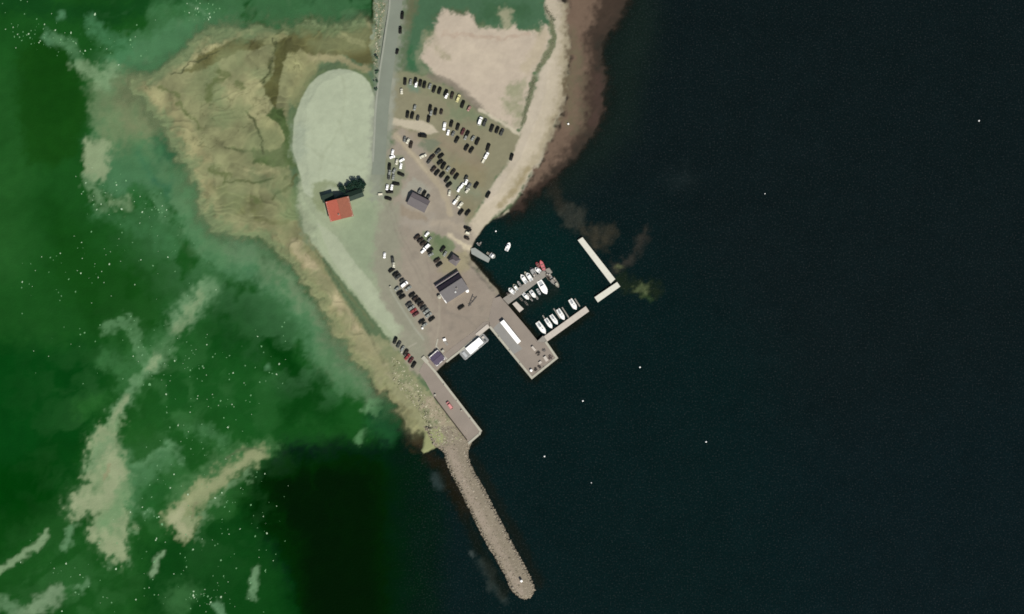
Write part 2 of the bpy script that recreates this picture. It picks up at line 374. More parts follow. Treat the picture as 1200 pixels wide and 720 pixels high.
# road verges
p((118, 134, 104), [(437,-600),(470,-600),(462,20),(450,80),(448,110),(441,108),(436,70),(438,38),(437,0)], 5, 1, 2)
l((140, 144, 110), 2.4, [(453,-20),(450,20),(444,44),(440,60)], 3, 1, 2, .7, .6)
l((146, 152, 116), 3.5, [(440,44),(437,54)], 4, 2, 2, .9)
l((150, 160, 138), 1.6, [(440,0),(441,28),(436,45)], 3, .5, 1, .7)
p((84, 96, 66), [(478,-600),(648,-600),(646,26),(480,30)], 10, 3, 2)
p((72, 108, 77), [(480,-600),(640,-600),(640,0),(646,14),(648,26),(640,34),(628,36),(600,34),(575,32),(562,22),(545,14),(522,11),(512,18),(508,32),(499,42),(494,58),(500,76),(505,84),(480,86),(468,82),(471,60),(478,24)], 12, 3, 3, .95)
l((60, 96, 62), 9, [(574,14),(612,14)], 14, 3, 2, .7)
l((54, 104, 66), 6, [(480,60),(484,75)], 10, 2, 2, .7)
l((110, 106, 78), 6, [(486,-60),(482,10),(478,28)], 10, 2, 2, .7)
l((112, 118, 92), 3, [(478,30),(470,84)], 8, 1, 2, .6)
p(SAND, [(519,12),(540,15),(556,21),(563,31),(590,33),(606,32),(632,40),(637,27),(644,30),(646,42),(645,56),(636,68),(628,82),(622,96),(617,120),(612,150),(604,152),(560,128),(542,112),(532,104),(515,94),(505,82),(496,66),(497,52),(506,40),(512,24)], 7, 3, 3)
l((150, 150, 120), 4, [(497,84),(490,64),(500,42)], 10, 3, 3, .5)
l((178, 172, 140), 7, [(593,18),(595,28)], 10, 2, 2, .7)
l((204, 190, 166), 12, [(540,60),(580,70),(560,90)], 22, 5, 2, .7)
l((180, 160, 138), 2.2, [(520,38),(560,42),(590,46),(606,44),(620,40)], 4, 3, 2, .7, .4)
l((150, 146, 112), 5, [(506,40),(512,54),(524,66)], 8, 4, 3, .6, .5)
p((150, 152, 118), [(598,96),(612,94),(614,110),(612,150),(600,142),(592,130),(594,108)], 12, 4, 3, .85, .3)
l((182, 170, 138), 7, [(636,40),(632,60),(618,80)], 10, 2, 2, .5)
# beach
p((190, 179, 155), [(632,-600),(660,-600),(655,0),(666,20),(664,60),(664,100),(658,132),(645,160),(633,188),(620,210),(600,238),(575,258),(562,272),(556,284),(546,282),(545,268),(560,245),(572,226),(580,210),(592,195),(600,178),(610,155),(620,125),(628,98),(636,78),(647,62),(651,45),(650,30),(640,16)], 5, 2, 1.5)
l((202, 190, 168), 6, [(640,75),(634,105),(622,140),(612,170),(600,192)], 10, 2, 2, .7)
l((204, 192, 170), 5, [(590,206),(576,224),(568,236)], 8, 2, 2, .7)
l((164, 154, 126), 5, [(662,10),(661,60),(660,100),(650,138),(638,168),(622,196),(604,218)], 10, 2, 2, .8)
l((140, 130, 104), 2, [(664,20),(664,70),(662,104),(653,134),(642,162)], 5, 2, 2, .6, .4)
l((206, 198, 168), 1.2, [(596,247),(575,262),(562,276)], 2, .5, 1, .7, .5)
l((206, 198, 176), 1.2, [(612,226),(624,204),(634,186)], 4, .5, 1, .6, .5)
l((150, 138, 104), 3, [(618,200),(604,222),(585,242)], 6, 1, 1, .8)
l((116, 120, 90), 2.6, [(647,24),(649,44),(646,58),(636,72),(630,82)], 3.5, 1.5, 1.5, .9)
l((118, 122, 92), 2.8, [(626,92),(621,108),(618,125),(612,146)], 4, 1.5, 1.5, .9)
l((90, 98, 74), 1.3, [(640,12),(650,24)], 3, 1.5, 1.5, .8)
# brown weed-covered foreshore
p((118, 99, 82), [(656,-600),(720,-600),(705,10),(690,40),(694,60),(692,90),(694,115),(684,150),(664,182),(640,206),(606,240),(622,212),(646,165),(660,132),(667,95),(666,50),(664,15)], 8, 2, 3)
p((68, 56, 46), [(690,-600),(770,-600),(737,0),(728,16),(714,36),(700,48),(706,62),(710,82),(712,112),(706,142),(692,168),(676,186),(662,198),(645,212),(622,232),(636,208),(656,180),(674,150),(682,115),(680,84),(683,50),(694,20)], 22, 5, 5, .95, .15)
l((112, 104, 82), 5, [(676,60),(684,110),(676,150)], 12, 5, 5, .7, .7)
l((52, 48, 40), 5, [(702,50),(706,110),(696,150),(672,186),(640,214)], 14, 4, 4, .75, .4)
l((112, 104, 80), 6, [(668,40),(674,70),(668,110),(666,140)], 14, 4, 4, .8, .4)
l((80, 62, 54), 6, [(700,90),(702,120),(695,145)], 12, 4, 3, .7, .3)
l((96, 82, 60), 2, [(664,92),(660,115),(656,135)], 4, 2, 2, .6, .4)
l((56, 44, 36), 7, [(660,204),(640,218),(620,232),(606,246)], 9, 1, 2, .8)
# grass car park
LOT = [(459,84),(480,86),(503,90),(528,104),(548,118),(566,133),(610,158),(603,176),(592,196),(578,212),(568,232),(556,250),(545,262),(534,254),(526,232),(512,208),(492,182),(470,158),(457,146),(457,120)]
p((142, 138, 110), LOT, 5, 1, 1)
l((132, 136, 104), 9, [(466,92),(500,100),(530,116),(552,132)], 12, 2, 1, .6)
l((122, 134, 102), 7, [(530,132),(556,134),(566,142)], 14, 3, 1, .7)
l((148, 136, 112), 8, [(520,168),(545,180),(558,195)], 16, 2, 1, .8)
l((142, 132, 100), 10, [(540,200),(560,206)], 16, 2, 1, .6)
p((118, 126, 104), [(489,163),(510,164),(518,168),(506,178),(490,180),(487,170)], 4, 1, 1, .8)
l((132, 140, 114), 7, [(528,214),(545,222),(552,228)], 14, 2, 1, .7)
l((134, 126, 98), 8, [(548,236),(545,252)], 12, 2, 1, .6)
l((104, 136, 116), 3.5, [(480,102),(488,105)], 6, 1, 1, .7)
l((128, 120, 104), 4, [(503,90),(528,98),(548,114),(562,128)], 6, 1, 1, .8)
p((196, 186, 160), [(457,137),(478,140),(496,142),(506,147),(514,156),(505,158),(488,154),(472,149),(458,146)], 3, .8, .6, .95)
l((206, 196, 170), 2.0, [(562,129),(582,140),(598,150),(608,157)], 3, .5, .6, .9)
p((160, 148, 126), [(457,148),(490,156),(496,166),(480,172),(472,178),(462,168)], 8, 1, 1, .9)
# roads and yard surfaces
l((146, 150, 132), 12, [(462,0),(459,40),(454,80),(450,110),(447,150),(446,190),(446,225)], 12, 0, .5, .85)
l((158, 160, 142), 3, [(459,95),(457,140),(455,150)], 5, 0, .5, .7)
YARD = [(466,150),(486,164),(512,198),(534,232),(548,262),(560,280),(551,297),(556,310),(572,327),(586,344),(590,352),(573,384),(524,424),(509,436),(500,446),(488,440),(462,402),(474,394),(472,384),(448,350),(440,310),(446,270),(452,236),(452,190)]
p((160, 150, 132), YARD, 10, 1, 1)
p((150, 150, 128), [(446,235),(468,240),(470,290),(466,325),(480,360),(500,400),(506,430),(498,440),(462,402),(474,392),(448,350),(436,310)], 16, 1, 1, .9)
p((154, 142, 126), [(515,300),(545,305),(572,330),(588,350),(572,382),(524,422),(514,400),(514,370),(500,330)], 18, 2, 1, .8)
p((166, 158, 142), [(470,232),(500,245),(515,262),(500,270),(470,262)], 18, 2, 1, .8)
p((134, 140, 112), [(448,185),(472,182),(476,205),(466,228),(452,240),(447,215)], 8, 1, 2, .85)
p((118, 132, 96), [(496,272),(512,274),(528,282),(534,290),(520,304),(506,304),(503,290),(492,282)], 5, 1, 1, .9)
l((102, 120, 84), 5, [(513,280),(519,288)], 9, 1, 1, .7)
p((158, 150, 118), [(520,300),(538,296),(546,292),(552,302),(548,318),(530,322),(516,318)], 8, 1, 1, .8)
l((204, 192, 162), 2.6, [(526,276),(538,284),(550,290)], 4, 1, 1, .9)
l((176, 164, 138), 3.4, [(463,158),(480,178),(500,200),(516,218),(524,236),(528,252)], 4, .6, .6, .9)
l((188, 176, 148), 1.0, [(466,160),(484,182),(500,202)], 2, .4, .4, .7)
p((168, 166, 148), [(484,208),(498,214),(504,224),(500,230),(484,224),(472,232),(470,222)], 7, 1, 1, .8)
p((150, 136, 114), [(470,240),(482,246),(500,252),(502,258),(484,258),(468,252)], 6, 1, 1, .7)
l((176, 164, 142), 4, [(508,262),(526,262),(545,272)], 8, 1, 1, .7)
l((170, 160, 140), 1.3, [(515,352),(515,380),(512,398),(511,408)], 2.5, .3, .3, .7)
l((172, 168, 148), .8, [(479,407),(488,402)], 1.5, 0, 0, .8)
l((176, 178, 158), 1.0, [(458,340),(470,360),(486,385),(496,398)], 2, .2, .2, .5)
l((178, 168, 142), 1.5, [(589,352),(575,332),(562,318),(553,307)], 3, .5, 1, .7, .5)
for pts in ([(452,240),(470,285),(492,330),(520,362),(545,378)],[(455,236),(474,283),(496,328),(523,358)],[(560,385),(545,372),(520,366)],[(515,262),(500,300),(506,340),(530,372),(570,372),(600,395)]):
    l((138, 130, 116), .9, pts, 2.4, 1.5, .5, .35, .3)
for (a, b, c_) in ((528,384,4),(552,372,3),(505,385,3),(485,300,5),(475,270,6),(540,392,3),(562,362,4),(520,330,3)):
    l((136, 128, 114), c_, [(a, b)], 5, 3, 2, .4, .3)
for pts in ([(372,212),(380,180),(398,150),(404,110),(402,90)],[(430,190),(410,170),(396,140)],[(360,170),(390,190),(428,200)]):
    l((164, 172, 142), 1.4, pts, 4, 3, 1, .45, .3)
# breakwater
p((146, 136, 116), BREAK, 3, 0, 1)
l((168, 154, 136), 5, [(530,528),(540,560),(560,600),(585,645),(604,682),(610,692)], 6, .5, 1, .8, .3)
p((158, 162, 114), SPIT, 3, 1, 1)
l((110, 104, 78), 1.4, [(527,548),(545,585),(566,625),(590,668)], 3, 1, 1.5, .6, .6)
p((176, 178, 138), SHOAL1 + [], 6, 4, 2)
P.c *= (1 + 0.05 * fbm(X, Y, 14, 4, 150) + 0.03 * P.m2)[..., None]
cl_s = np.clip((X - 400) / 60, 0, 1)
GC = P.c / np.array([KR, KG, KB])
ground = grid_mesh('ground', txs, tys, H, GC, M['ground'])
tag(ground, kind='structure')
print('ground', X.shape)

def gz(x, y):
    i = int(np.searchsorted(txs, x)); j = int(np.searchsorted(tys, y))
    return float(max(H[j, i], H[j - 1, i], H[j, i - 1], H[j - 1, i - 1]))

# ------------------------------------------------------------------ sea sheet
sxs = axis((-7000, -2500, -900, -300, -120), (1400, 2000, 3500, 8000), [(-60, 480, 2), (480, 780, 2), (780, 1260, 8)])
sys_ = axis((-6000, -2500, -1000, -300, -120), (900, 1400, 3000, 7500), [(-40, 760, 2)])
def bil(A, xs, ys, x, y):
    i = np.clip(np.searchsorted(xs, x) - 1, 0, len(xs) - 2); j = np.clip(np.searchsorted(ys, y) - 1, 0, len(ys) - 2)
    fx = np.clip((x - xs[i]) / (xs[i + 1] - xs[i]), 0, 1); fy = np.clip((y - ys[j]) / (ys[j + 1] - ys[j]), 0, 1)
    J, I = np.meshgrid(j, i, indexing='ij'); FY, FX = np.meshgrid(fy, fx, indexing='ij')
    return (A[J, I] * (1 - FX) + A[J, I + 1] * FX) * (1 - FY) + (A[J + 1, I] * (1 - FX) + A[J + 1, I + 1] * FX) * FY
Q = Plan(sxs, sys_, (19, 29, 31))
X2, Y2 = Q.X, Q.Y
q = Q.poly; ql = Q.line
# eastern deep water
q((15, 31, 32), [(480,230),(760,260),(900,420),(1000,720),(1000,1500),(480,1500)], 160)
q((15, 30, 34), [(900,520),(1300,420),(1300,900),(900,900)], 200, 0, 0, .5)
q((14, 38, 36), [(570,260),(640,240),(690,300),(700,340),(640,380),(600,350),(560,300)], 40, 5, 2, .8)
ql((27, 37, 38), 14, [(801,212)], 24, 5, 3, .9)
q((28, 40, 34), [(690,-600),(800,-600),(770,40),(740,160),(680,220),(640,240),(600,260),(640,150)], 50, 5, 2, .6)
q((42, 38, 32), BEACH, 22, 4, 4, .95)
# green western sea
q((30, 82, 32), [(-3000,-2500),(437,-2500),(437,520),(330,520),(300,560),(310,640),(370,760),(370,1500),(-3000,1500)], 30, 6, 1)
q((7, 42, 12), [(272,552),(330,532),(380,528),(440,525),(470,520),(476,600),(460,1400),(376,1400),(348,760),(328,680),(306,640),(286,610)], 56, 14, 4, .97)
q((2, 27, 4), [(312,556),(400,542),(440,545),(452,600),(440,1400),(392,1400),(350,640),(325,610)], 40, 4, 2, .95)
q((10, 32, 20), [(450,520),(505,525),(520,600),(500,1400),(450,1400)], 40, 3, 2, .75)
q((8, 44, 14), [(335,-600),(440,-600),(440,30),(400,30),(380,18),(350,8)], 14, 4, 2, .9)
q((22, 68, 30), [(-3000,-600),(-10,-600),(60,10),(200,-10),(330,-20),(436,-10),(436,26),(340,26),(300,18),(240,10),(200,4),(130,30),(40,20)], 16, 5, 2, .7)
l_ = ql
ql((38, 92, 48), 7, [(335,16),(365,12),(395,20),(425,8)], 10, 4, 2, .7, .3)
q((7, 42, 14), [(372,26),(400,20),(418,10),(437,8),(437,30),(410,33)], 8, 2, 2, .9)
ql((40, 92, 40), 30, [(6,110),(10,200),(0,300)], 60, 6, 2, .8)
q((26, 72, 22), [(28,190),(60,196),(92,180),(104,130),(98,110),(92,60),(50,40),(20,60),(20,120)], 20, 5, 1, .8)
q((24, 74, 24), [(60,240),(110,290),(180,310),(240,350),(200,400),(120,390),(60,330)], 40, 8, 2, .8)
q((12, 66, 22), [(-3000,410),(60,400),(130,410),(125,440),(110,500),(90,560),(60,600),(-3000,640)], 40, 8, 2, .9)
q((8, 58, 14), [(-20,550),(60,540),(70,590),(20,640),(-20,660)], 40, 8, 2, .7)
q((28, 84, 34), [(190,350),(330,380),(380,440),(440,500),(300,520),(180,500)], 40, 8, 3, .6)
q((14, 64, 20), [(240,340),(310,335),(350,380),(345,440),(290,420),(235,385)], 36, 8, 3, .85)
q((10, 56, 16), [(318,400),(380,440),(400,500),(330,500),(330,450)], 36, 8, 3, .7)
q((14, 62, 22), [(170,640),(285,600),(318,640),(340,690),(366,760),(366,1400),(170,1400)], 26, 6, 3, .7)
q((34, 88, 36), [(150,500),(200,470),(240,480),(280,510),(250,540),(190,560),(160,580)], 30, 7, 3, .7)
# shallow margins
SH = (84, 124, 84)
q((76, 122, 82), [(118,92),(150,55),(190,35),(222,14),(240,8),(262,22),(300,26),(300,40),(230,60),(170,95),(190,150),(210,180),(240,250),(290,285),(340,310),(380,370),(420,430),(405,450),(370,415),(330,350),(300,330),(262,320),(240,300),(215,260),(190,225),(150,235),(108,215),(104,190),(110,140)], 24, 7, 3, .92)
ql((58, 112, 64), 12, [(190,12),(225,6),(240,14)], 22, 6, 3, .8, .3)
ql((110, 150, 110), 2, [(222,4),(235,12),(245,22)], 5, 2, 2, .7, .4)
ql((100, 132, 90), 14, [(118,105),(130,140),(160,170)], 30, 5, 3, .8)
q((138, 140, 104), [(146,84),(178,98),(198,130),(202,150),(184,158),(150,160),(136,140),(136,105)], 20, 6, 3, .92)
ql((150, 150, 112), 3, [(150,92),(166,105),(180,122)], 5, 3, 3, .6, .2)
ql((104, 132, 90), 12, [(118,120),(122,160)], 20, 4, 3, .6)
q((46, 100, 66), [(186,150),(206,158),(212,176),(205,192),(190,184),(184,168)], 12, 4, 2, .9)
ql((56, 108, 76), 4, [(160,180),(175,205),(195,225),(205,210)], 12, 5, 2, .8)
ql((46, 100, 50), 9, [(160,225),(168,240)], 14, 5, 3, .8)
ql((90, 134, 90), 13, [(215,210),(222,240),(232,270),(262,300)], 18, 5, 3, .8)
ql((84, 134, 92), 9, [(282,282),(288,300),(290,318)], 10, 3, 2, .8)
ql((100, 140, 100), 6, [(255,258),(275,285),(290,310)], 14, 5, 3, .6)
q((40, 90, 44), [(298,296),(322,300),(338,322),(328,332),(306,322)], 12, 4, 2, .85)
q((92, 126, 86), [(370,395),(400,420),(430,450),(448,470),(436,470),(405,458),(375,430)], 16, 4, 2, .9)
ql((70, 112, 70), 3, [(395,458),(415,462),(432,452)], 6, 4, 2, .7)
# milky drifts along the headland and round the bars
dr = -bil(dreef, txs, tys, sxs, sys_)
wv = np.clip(1 - dr / 120, 0, 1) * (X2 < 436) * sstep((500 - Y2) / 60) * sstep((X2 - 90) / 40)
wi = fbm(X2 + 14 * Q.n1, Y2 + 14 * Q.n2, 38, 5, 510)
mk = (wv * sstep(wi * 1.7 + .42) * .72)[..., None]
Q.c = Q.c * (1 - mk) + lin((82, 130, 86)) * mk
mk = (np.clip(1 - dr / 60, 0, 1) * (X2 < 436) * sstep((470 - Y2) / 60) * sstep(wi * -1.6 + fbm(X2, Y2, 14, 4, 530) + .2) * .5)[..., None]
Q.c = Q.c * (1 - mk) + lin((104, 138, 98)) * mk
wb = np.exp(-((X2 - 190) / 110) ** 2 - ((Y2 - 510) / 120) ** 2) + .6 * np.exp(-((X2 - 60) / 90) ** 2 - ((Y2 - 700) / 60) ** 2)
mk = (wb * sstep(fbm(X2 + 10 * Q.n1, Y2 + 8 * Q.n2, 26, 5, 550) * 1.6 + .3) * .5)[..., None]
Q.c = Q.c * (1 - mk) + lin((66, 118, 66)) * mk
for pp in ([(-3000,-2500),(436,-2500),(436,2500),(-3000,2500)],):
    mk = ((X2 < 320) * (1 - wv) * sstep(fbm(X2, Y2, 60, 4, 570) * 1.4) * .25)[..., None]
    Q.c = Q.c * (1 - mk) + lin((16, 60, 18)) * mk
q((132, 138, 100), [(a, b) for a, b in REEF if a < 455], 26, 9, 6, .9)
q((118, 136, 96), [(110,100),(150,88),(190,95),(205,150),(190,160),(150,170),(120,175)], 26, 8, 5, .7, .3)
ql((112, 142, 104), 9, [(262,285),(300,305),(335,330),(362,362),(384,395),(408,428),(436,458),(458,476)], 26, 7, 4, .8, .3)
ql((124, 148, 110), 6, [(330,322),(362,362),(392,402),(430,446)], 16, 7, 5, .6, .5)
ql((96, 136, 92), 12, [(210,200),(226,250),(255,285)], 24, 8, 4, .7, .4)
# sandy shallows and sediment streaks
FO = (122, 152, 112)
q((142, 160, 120), [(103,166),(128,166),(128,190),(122,212),(108,216),(97,204),(98,180)], 7, 4, 3, .95)
ql((112, 146, 104), 6, [(104,212),(112,230),(118,244)], 9, 5, 4, .8, .4)
ql((124, 152, 110), 7, [(130,236),(150,240)], 9, 5, 4, .8, .4)
ql((90, 136, 92), 6, [(180,230),(188,242),(192,252)], 9, 5, 4, .7, .5)
ql((66, 118, 72), 8, [(112,250),(150,262),(190,270),(200,290)], 18, 8, 4, .6, .4)
ql((92, 140, 98), 4, [(52,40),(58,52)], 7, 3, 3, .8, .4)
ql((94, 140, 96), 6, [(66,48),(82,55),(92,70)], 9, 4, 3, .8, .3)
ql((126, 156, 114), 8, [(96,80),(112,84),(120,96),(132,84)], 12, 5, 3, .85, .2)
ql((76, 130, 86), 10, [(108,30),(125,42),(148,56),(140,70)], 14, 6, 3, .8, .3)
ql((88, 140, 98), 4.5, [(72,20)], 8, 3, 2, .8)
ql((88, 132, 88), 12, [(245,338),(228,352),(212,370)], 20, 6, 3, .75, .2)
ql((112, 148, 106), 8, [(240,340),(222,360),(206,384),(186,412),(176,430)], 14, 6, 4, .85, .3)
ql((138, 160, 118), 4, [(234,345),(226,358),(208,388)], 9, 4, 3, .75, .3)
ql((60, 112, 62), 13, [(192,395),(160,420),(150,450)], 22, 6, 3, .75)
ql((104, 146, 100), 7, [(180,422),(160,448),(142,476),(128,498)], 10, 5, 4, .9, .25)
ql((146, 166, 124), 3, [(182,418),(176,432)], 7, 3, 3, .8)
ql((130, 156, 112), 7, [(138,490),(120,512)], 10, 5, 5, .7, .2)
ql((150, 168, 126), 3.2, [(148,466),(140,480),(122,505),(114,520)], 7, 3, 3, .95, .15)
ql((94, 138, 92), 6, [(125,385),(142,382),(155,378),(158,400),(168,420)], 10, 5, 4, .8, .3)
ql((60, 112, 62), 8, [(122,420),(140,432)], 16, 5, 3, .8)
ql((44, 100, 44), 10, [(95,480),(115,470)], 20, 5, 3, .8)
q((86, 134, 88), [(108,505),(150,520),(185,512),(205,520),(215,535),(185,560),(165,580),(160,610),(145,600),(110,560)], 18, 6, 4, .7, .2)
q((36, 88, 36), [(140,505),(180,500),(195,515),(175,545),(155,540),(148,525)], 12, 4, 3, .85)
q((40, 94, 44), [(165,570),(200,560),(215,565),(190,590),(186,612),(165,600)], 12, 4, 3, .8, .2)
ql((96, 142, 96), 4, [(160,545),(185,532),(205,522),(215,540)], 8, 5, 4, .8, .4)
ql((80, 130, 82), 8, [(225,500),(245,508),(262,518)], 14, 5, 4, .6, .5)
q((110, 146, 100), SHOAL1, 22, 6, 4, .8)
q((148, 163, 122), SHOAL1, 10, 8, 7, .92, .35)
ql((156, 168, 128), 9, [(128,532),(136,560),(128,580),(108,588),(92,592)], 9, 5, 5, .9, .2)
ql((154, 167, 126), 9, [(124,628),(136,640),(140,650)], 9, 5, 5, .8, .2)
ql((112, 148, 102), 8, [(146,575),(140,595),(124,612)], 12, 4, 3, .75)
ql((104, 144, 100), 5, [(104,548),(112,530),(128,520)], 9, 4, 3, .6, .3)
ql((150, 148, 112), 2.2, [(127,545),(122,562)], 4, 2, 2, .8)
q((78, 122, 74), [(205,570),(245,540),(275,523),(300,516),(318,515),(324,522),(316,530),(240,590),(215,625),(192,612)], 18, 4, 4, .75)
q((144, 154, 110), SHOAL2, 11, 5, 6, .93, .3)
ql((150, 162, 120), 8, [(206,606),(222,612),(216,624)], 8, 4, 4, .8, .2)
ql((156, 163, 120), 6, [(222,590),(245,568),(272,550),(300,535)], 9, 3, 3, .7)
ql((120, 150, 108), 3, [(232,622),(240,600),(262,575),(290,555)], 5, 3, 4, .5, .5)
for (a, b) in ((150,560),(153,590),(152,625),(148,655),(120,662),(90,612),(238,604),(250,585),(268,568),(230,632),(285,560)):
    ql((112, 148, 104), 2, [(a, b), (a + 5, b + 4)], 7, 6, 6, .6, .5)
ql((130, 132, 98), 1.6, [(226,606),(230,590)], 4, 2, 2, .7)
ql((168, 172, 132), 5, [(215,596),(205,608),(218,624)], 8, 3, 2, .9)
ql((92, 112, 76), 1.2, [(264,538),(278,528),(295,525),(308,530)], 2.5, 1, 1, .8)
ql((106, 148, 104), 3, [(168,602),(180,598)], 6, 4, 3, .8, .3)
ql((130, 158, 116), 3.6, [(54,626),(46,637),(28,650),(10,662),(-8,674)], 5, 3, 2, .95)
ql((100, 142, 98), 4, [(85,618),(80,630),(75,640)], 7, 4, 2, .9)
ql((124, 154, 114), 3.4, [(190,647),(182,655),(178,672)], 6, 3, 2, .95)
ql((112, 150, 108), 4, [(300,668),(297,684),(296,700)], 7, 3, 2, .9)
ql((66, 116, 66), 14, [(205,710),(215,695)], 22, 6, 3, .6)
ql((124, 152, 114), 8, [(70,692),(55,706),(30,716)], 10, 5, 3, .9, .15)
ql((106, 142, 102), 8, [(0,706),(15,712),(20,735)], 12, 5, 3, .8, .3)
ql((106, 148, 104), 4, [(102,682),(92,692)], 9, 5, 3, .8, .4)
ql((106, 150, 108), 5, [(254,708),(258,722)], 9, 4, 3, .9, .2)
ql((112, 154, 108), 4, [(446,466),(436,472),(428,480),(446,480)], 8, 4, 3, .85, .2)
ql((92, 138, 90), 3.6, [(427,506),(421,516)], 7, 3, 2, .85)
ql((92, 142, 98), 3, [(314,430)], 6, 3, 2, .8)
q((40, 98, 52), [(455,455),(475,470),(480,500),(455,520),(430,500),(440,470)], 22, 3, 2, .6)
# weed and stones seen under the clear eastern water
ql((66, 54, 38), 9, [(478,482),(488,500),(492,518)], 16, 2, 2, .85)
ql((40, 34, 26), 6, [(500,535),(518,545),(528,570),(545,600)], 12, 2, 2, .8)
q((62, 64, 56), [(655,240),(672,236),(684,246),(684,262),(672,270),(662,262)], 12, 3, 4, .8, .4)
q((64, 61, 50), [(680,268),(700,262),(718,262),(722,276),(712,290),(700,294),(690,284)], 12, 3, 4, .8, .4)
ql((44, 44, 38), 7, [(645,218),(656,238)], 14, 3, 2, .8)
ql((58, 56, 50), 6, [(755,272),(748,288),(736,306),(722,315)], 12, 3, 4, .75, .4)
ql((96, 102, 70), 3, [(724,314)], 6, 2, 2, .8)
q((142, 156, 106), [(743,334),(752,332),(762,335),(760,342),(752,344)], 5, 4, 4, .95, .3)
ql((62, 84, 50), 2.5, [(754,345),(762,350)], 5, 2, 2, .7)
ql((34, 44, 30), 8, [(728,330),(745,335),(765,340)], 14, 3, 2, .7)
ql((54, 68, 66), 4, [(510,558),(515,570)], 9, 2, 2, .8)
ql((74, 84, 80), 2.8, [(553,648)], 6, 2, 2, .8)
ql((54, 64, 60), 5, [(562,660),(572,672),(578,688),(588,702)], 9, 3, 3, .75, .2)
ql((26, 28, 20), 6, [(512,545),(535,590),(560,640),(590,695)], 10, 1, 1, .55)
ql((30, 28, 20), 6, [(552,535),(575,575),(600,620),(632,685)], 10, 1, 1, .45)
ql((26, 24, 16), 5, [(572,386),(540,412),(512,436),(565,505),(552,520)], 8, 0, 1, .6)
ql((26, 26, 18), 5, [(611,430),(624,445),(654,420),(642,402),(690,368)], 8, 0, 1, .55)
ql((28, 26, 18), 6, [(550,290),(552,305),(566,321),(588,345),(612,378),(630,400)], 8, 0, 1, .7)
ql((48, 60, 58), 3, [(604,345),(640,325),(652,338)], 8, 1, 1, .2)
q((44, 34, 26), [(600,372-20),(630,345),(650,330),(655,345),(625,362),(608,372)], 12, 0, 1, .25)
depth = np.zeros(X2.shape)
dp = -bil(H, txs, tys, sxs, sys_)
op = np.clip(1.03 - np.exp(-np.clip(dp, 0, 9) * 5), 0.05, 1)
Q.c *= (1 + 0.06 * fbm(X2, Y2, 30, 5, 170))[..., None]
SC = np.clip(Q.c / np.array([KR, KG, KB]) - np.array([0.0014, 0.0014, 0.0020]), 0.0003, 1)

def sea_material():
    m = bpy.data.materials.new('sea'); m.use_nodes = True; t = m.node_tree; L = t.links; b = t.nodes['Principled BSDF']
    out = t.nodes['Material Output']
    b.inputs['Roughness'].default_value = 0.22; b.inputs['Specular IOR Level'].default_value = 0.04
    a = t.nodes.new('ShaderNodeAttribute'); a.attribute_name = 'col'
    o = t.nodes.new('ShaderNodeAttribute'); o.attribute_name = 'opacity'
    tc = t.nodes.new('ShaderNodeTexCoord')
    def noise(scale, det, lo, hi, a0, a1):
        n = t.nodes.new('ShaderNodeTexNoise'); n.inputs['Scale'].default_value = scale; n.inputs['Detail'].default_value = det
        L.new(tc.outputs['Object'], n.inputs['Vector'])
        r = t.nodes.new('ShaderNodeMapRange')
        for k, v in zip((1, 2, 3, 4), (lo, hi, a0, a1)): r.inputs[k].default_value = v
        L.new(n.outputs[0], r.inputs[0]); return r.outputs[0]
    f1a = noise(0.9, 3, 0.25, 0.75, -0.22, 0.22); g0 = t.nodes.new('ShaderNodeAttribute'); g0.attribute_name = 'grain'; f1n = t.nodes.new('ShaderNodeMath'); f1n.operation = 'MULTIPLY_ADD'; L.new(f1a, f1n.inputs[0]); L.new(g0.outputs['Fac'], f1n.inputs[1]); f1n.inputs[2].default_value = 1.0; f1 = f1n.outputs[0]; f2 = noise(0.14, 3, 0.3, 0.7, 0.93, 1.07)
    mm = t.nodes.new('ShaderNodeMath'); mm.operation = 'MULTIPLY'; L.new(f1, mm.inputs[0]); L.new(f2, mm.inputs[1])
    sm = t.nodes.new('ShaderNodeVectorMath'); sm.operation = 'SCALE'; L.new(a.outputs['Color'], sm.inputs[0]); L.new(mm.outputs[0], sm.inputs['Scale'])
    f3 = noise(1.15, 2, 0.56, 0.80, 0.0, 0.014)                      # wavelet glints painted into the sea colour as pale specks
    ad = t.nodes.new('ShaderNodeVectorMath'); ad.operation = 'ADD'
    cb = t.nodes.new('ShaderNodeCombineXYZ')
    ga = t.nodes.new('ShaderNodeAttribute'); ga.attribute_name = 'grain'; gm = t.nodes.new('ShaderNodeMath'); gm.operation = 'MULTIPLY'; L.new(f3, gm.inputs[0]); L.new(ga.outputs['Fac'], gm.inputs[1])
    for k in range(3): L.new(gm.outputs[0], cb.inputs[k])
    L.new(sm.outputs[0], ad.inputs[0]); L.new(cb.outputs[0], ad.inputs[1])
    L.new(ad.outputs[0], b.inputs['Base Color'])
    n2 = t.nodes.new('ShaderNodeTexNoise'); n2.inputs['Scale'].default_value = 0.8; n2.inputs['Detail'].default_value = 4
    L.new(tc.outputs['Object'], n2.inputs['Vector'])
    bp = t.nodes.new('ShaderNodeBump'); bp.inputs['Distance'].default_value = 0.12; L.new(n2.outputs[0], bp.inputs['Height']); L.new(bp.outputs[0], b.inputs['Normal'])
    tr = t.nodes.new('ShaderNodeBsdfTransparent'); mx = t.nodes.new('ShaderNodeMixShader')
    L.new(o.outputs['Fac'], mx.inputs[0]); L.new(tr.outputs[0], mx.inputs[1]); L.new(b.outputs[0], mx.inputs[2]); L.new(mx.outputs[0], out.inputs[0])
    return m
sea = grid_mesh('sea', sxs, sys_, np.zeros(X2.shape), SC, sea_material(), {'opacity': op, 'grain': np.clip((X2 - 455) / 40, 0.05, 1) * np.ones(X2.shape)})
tag(sea, kind='structure')
print('sea', X2.shape)

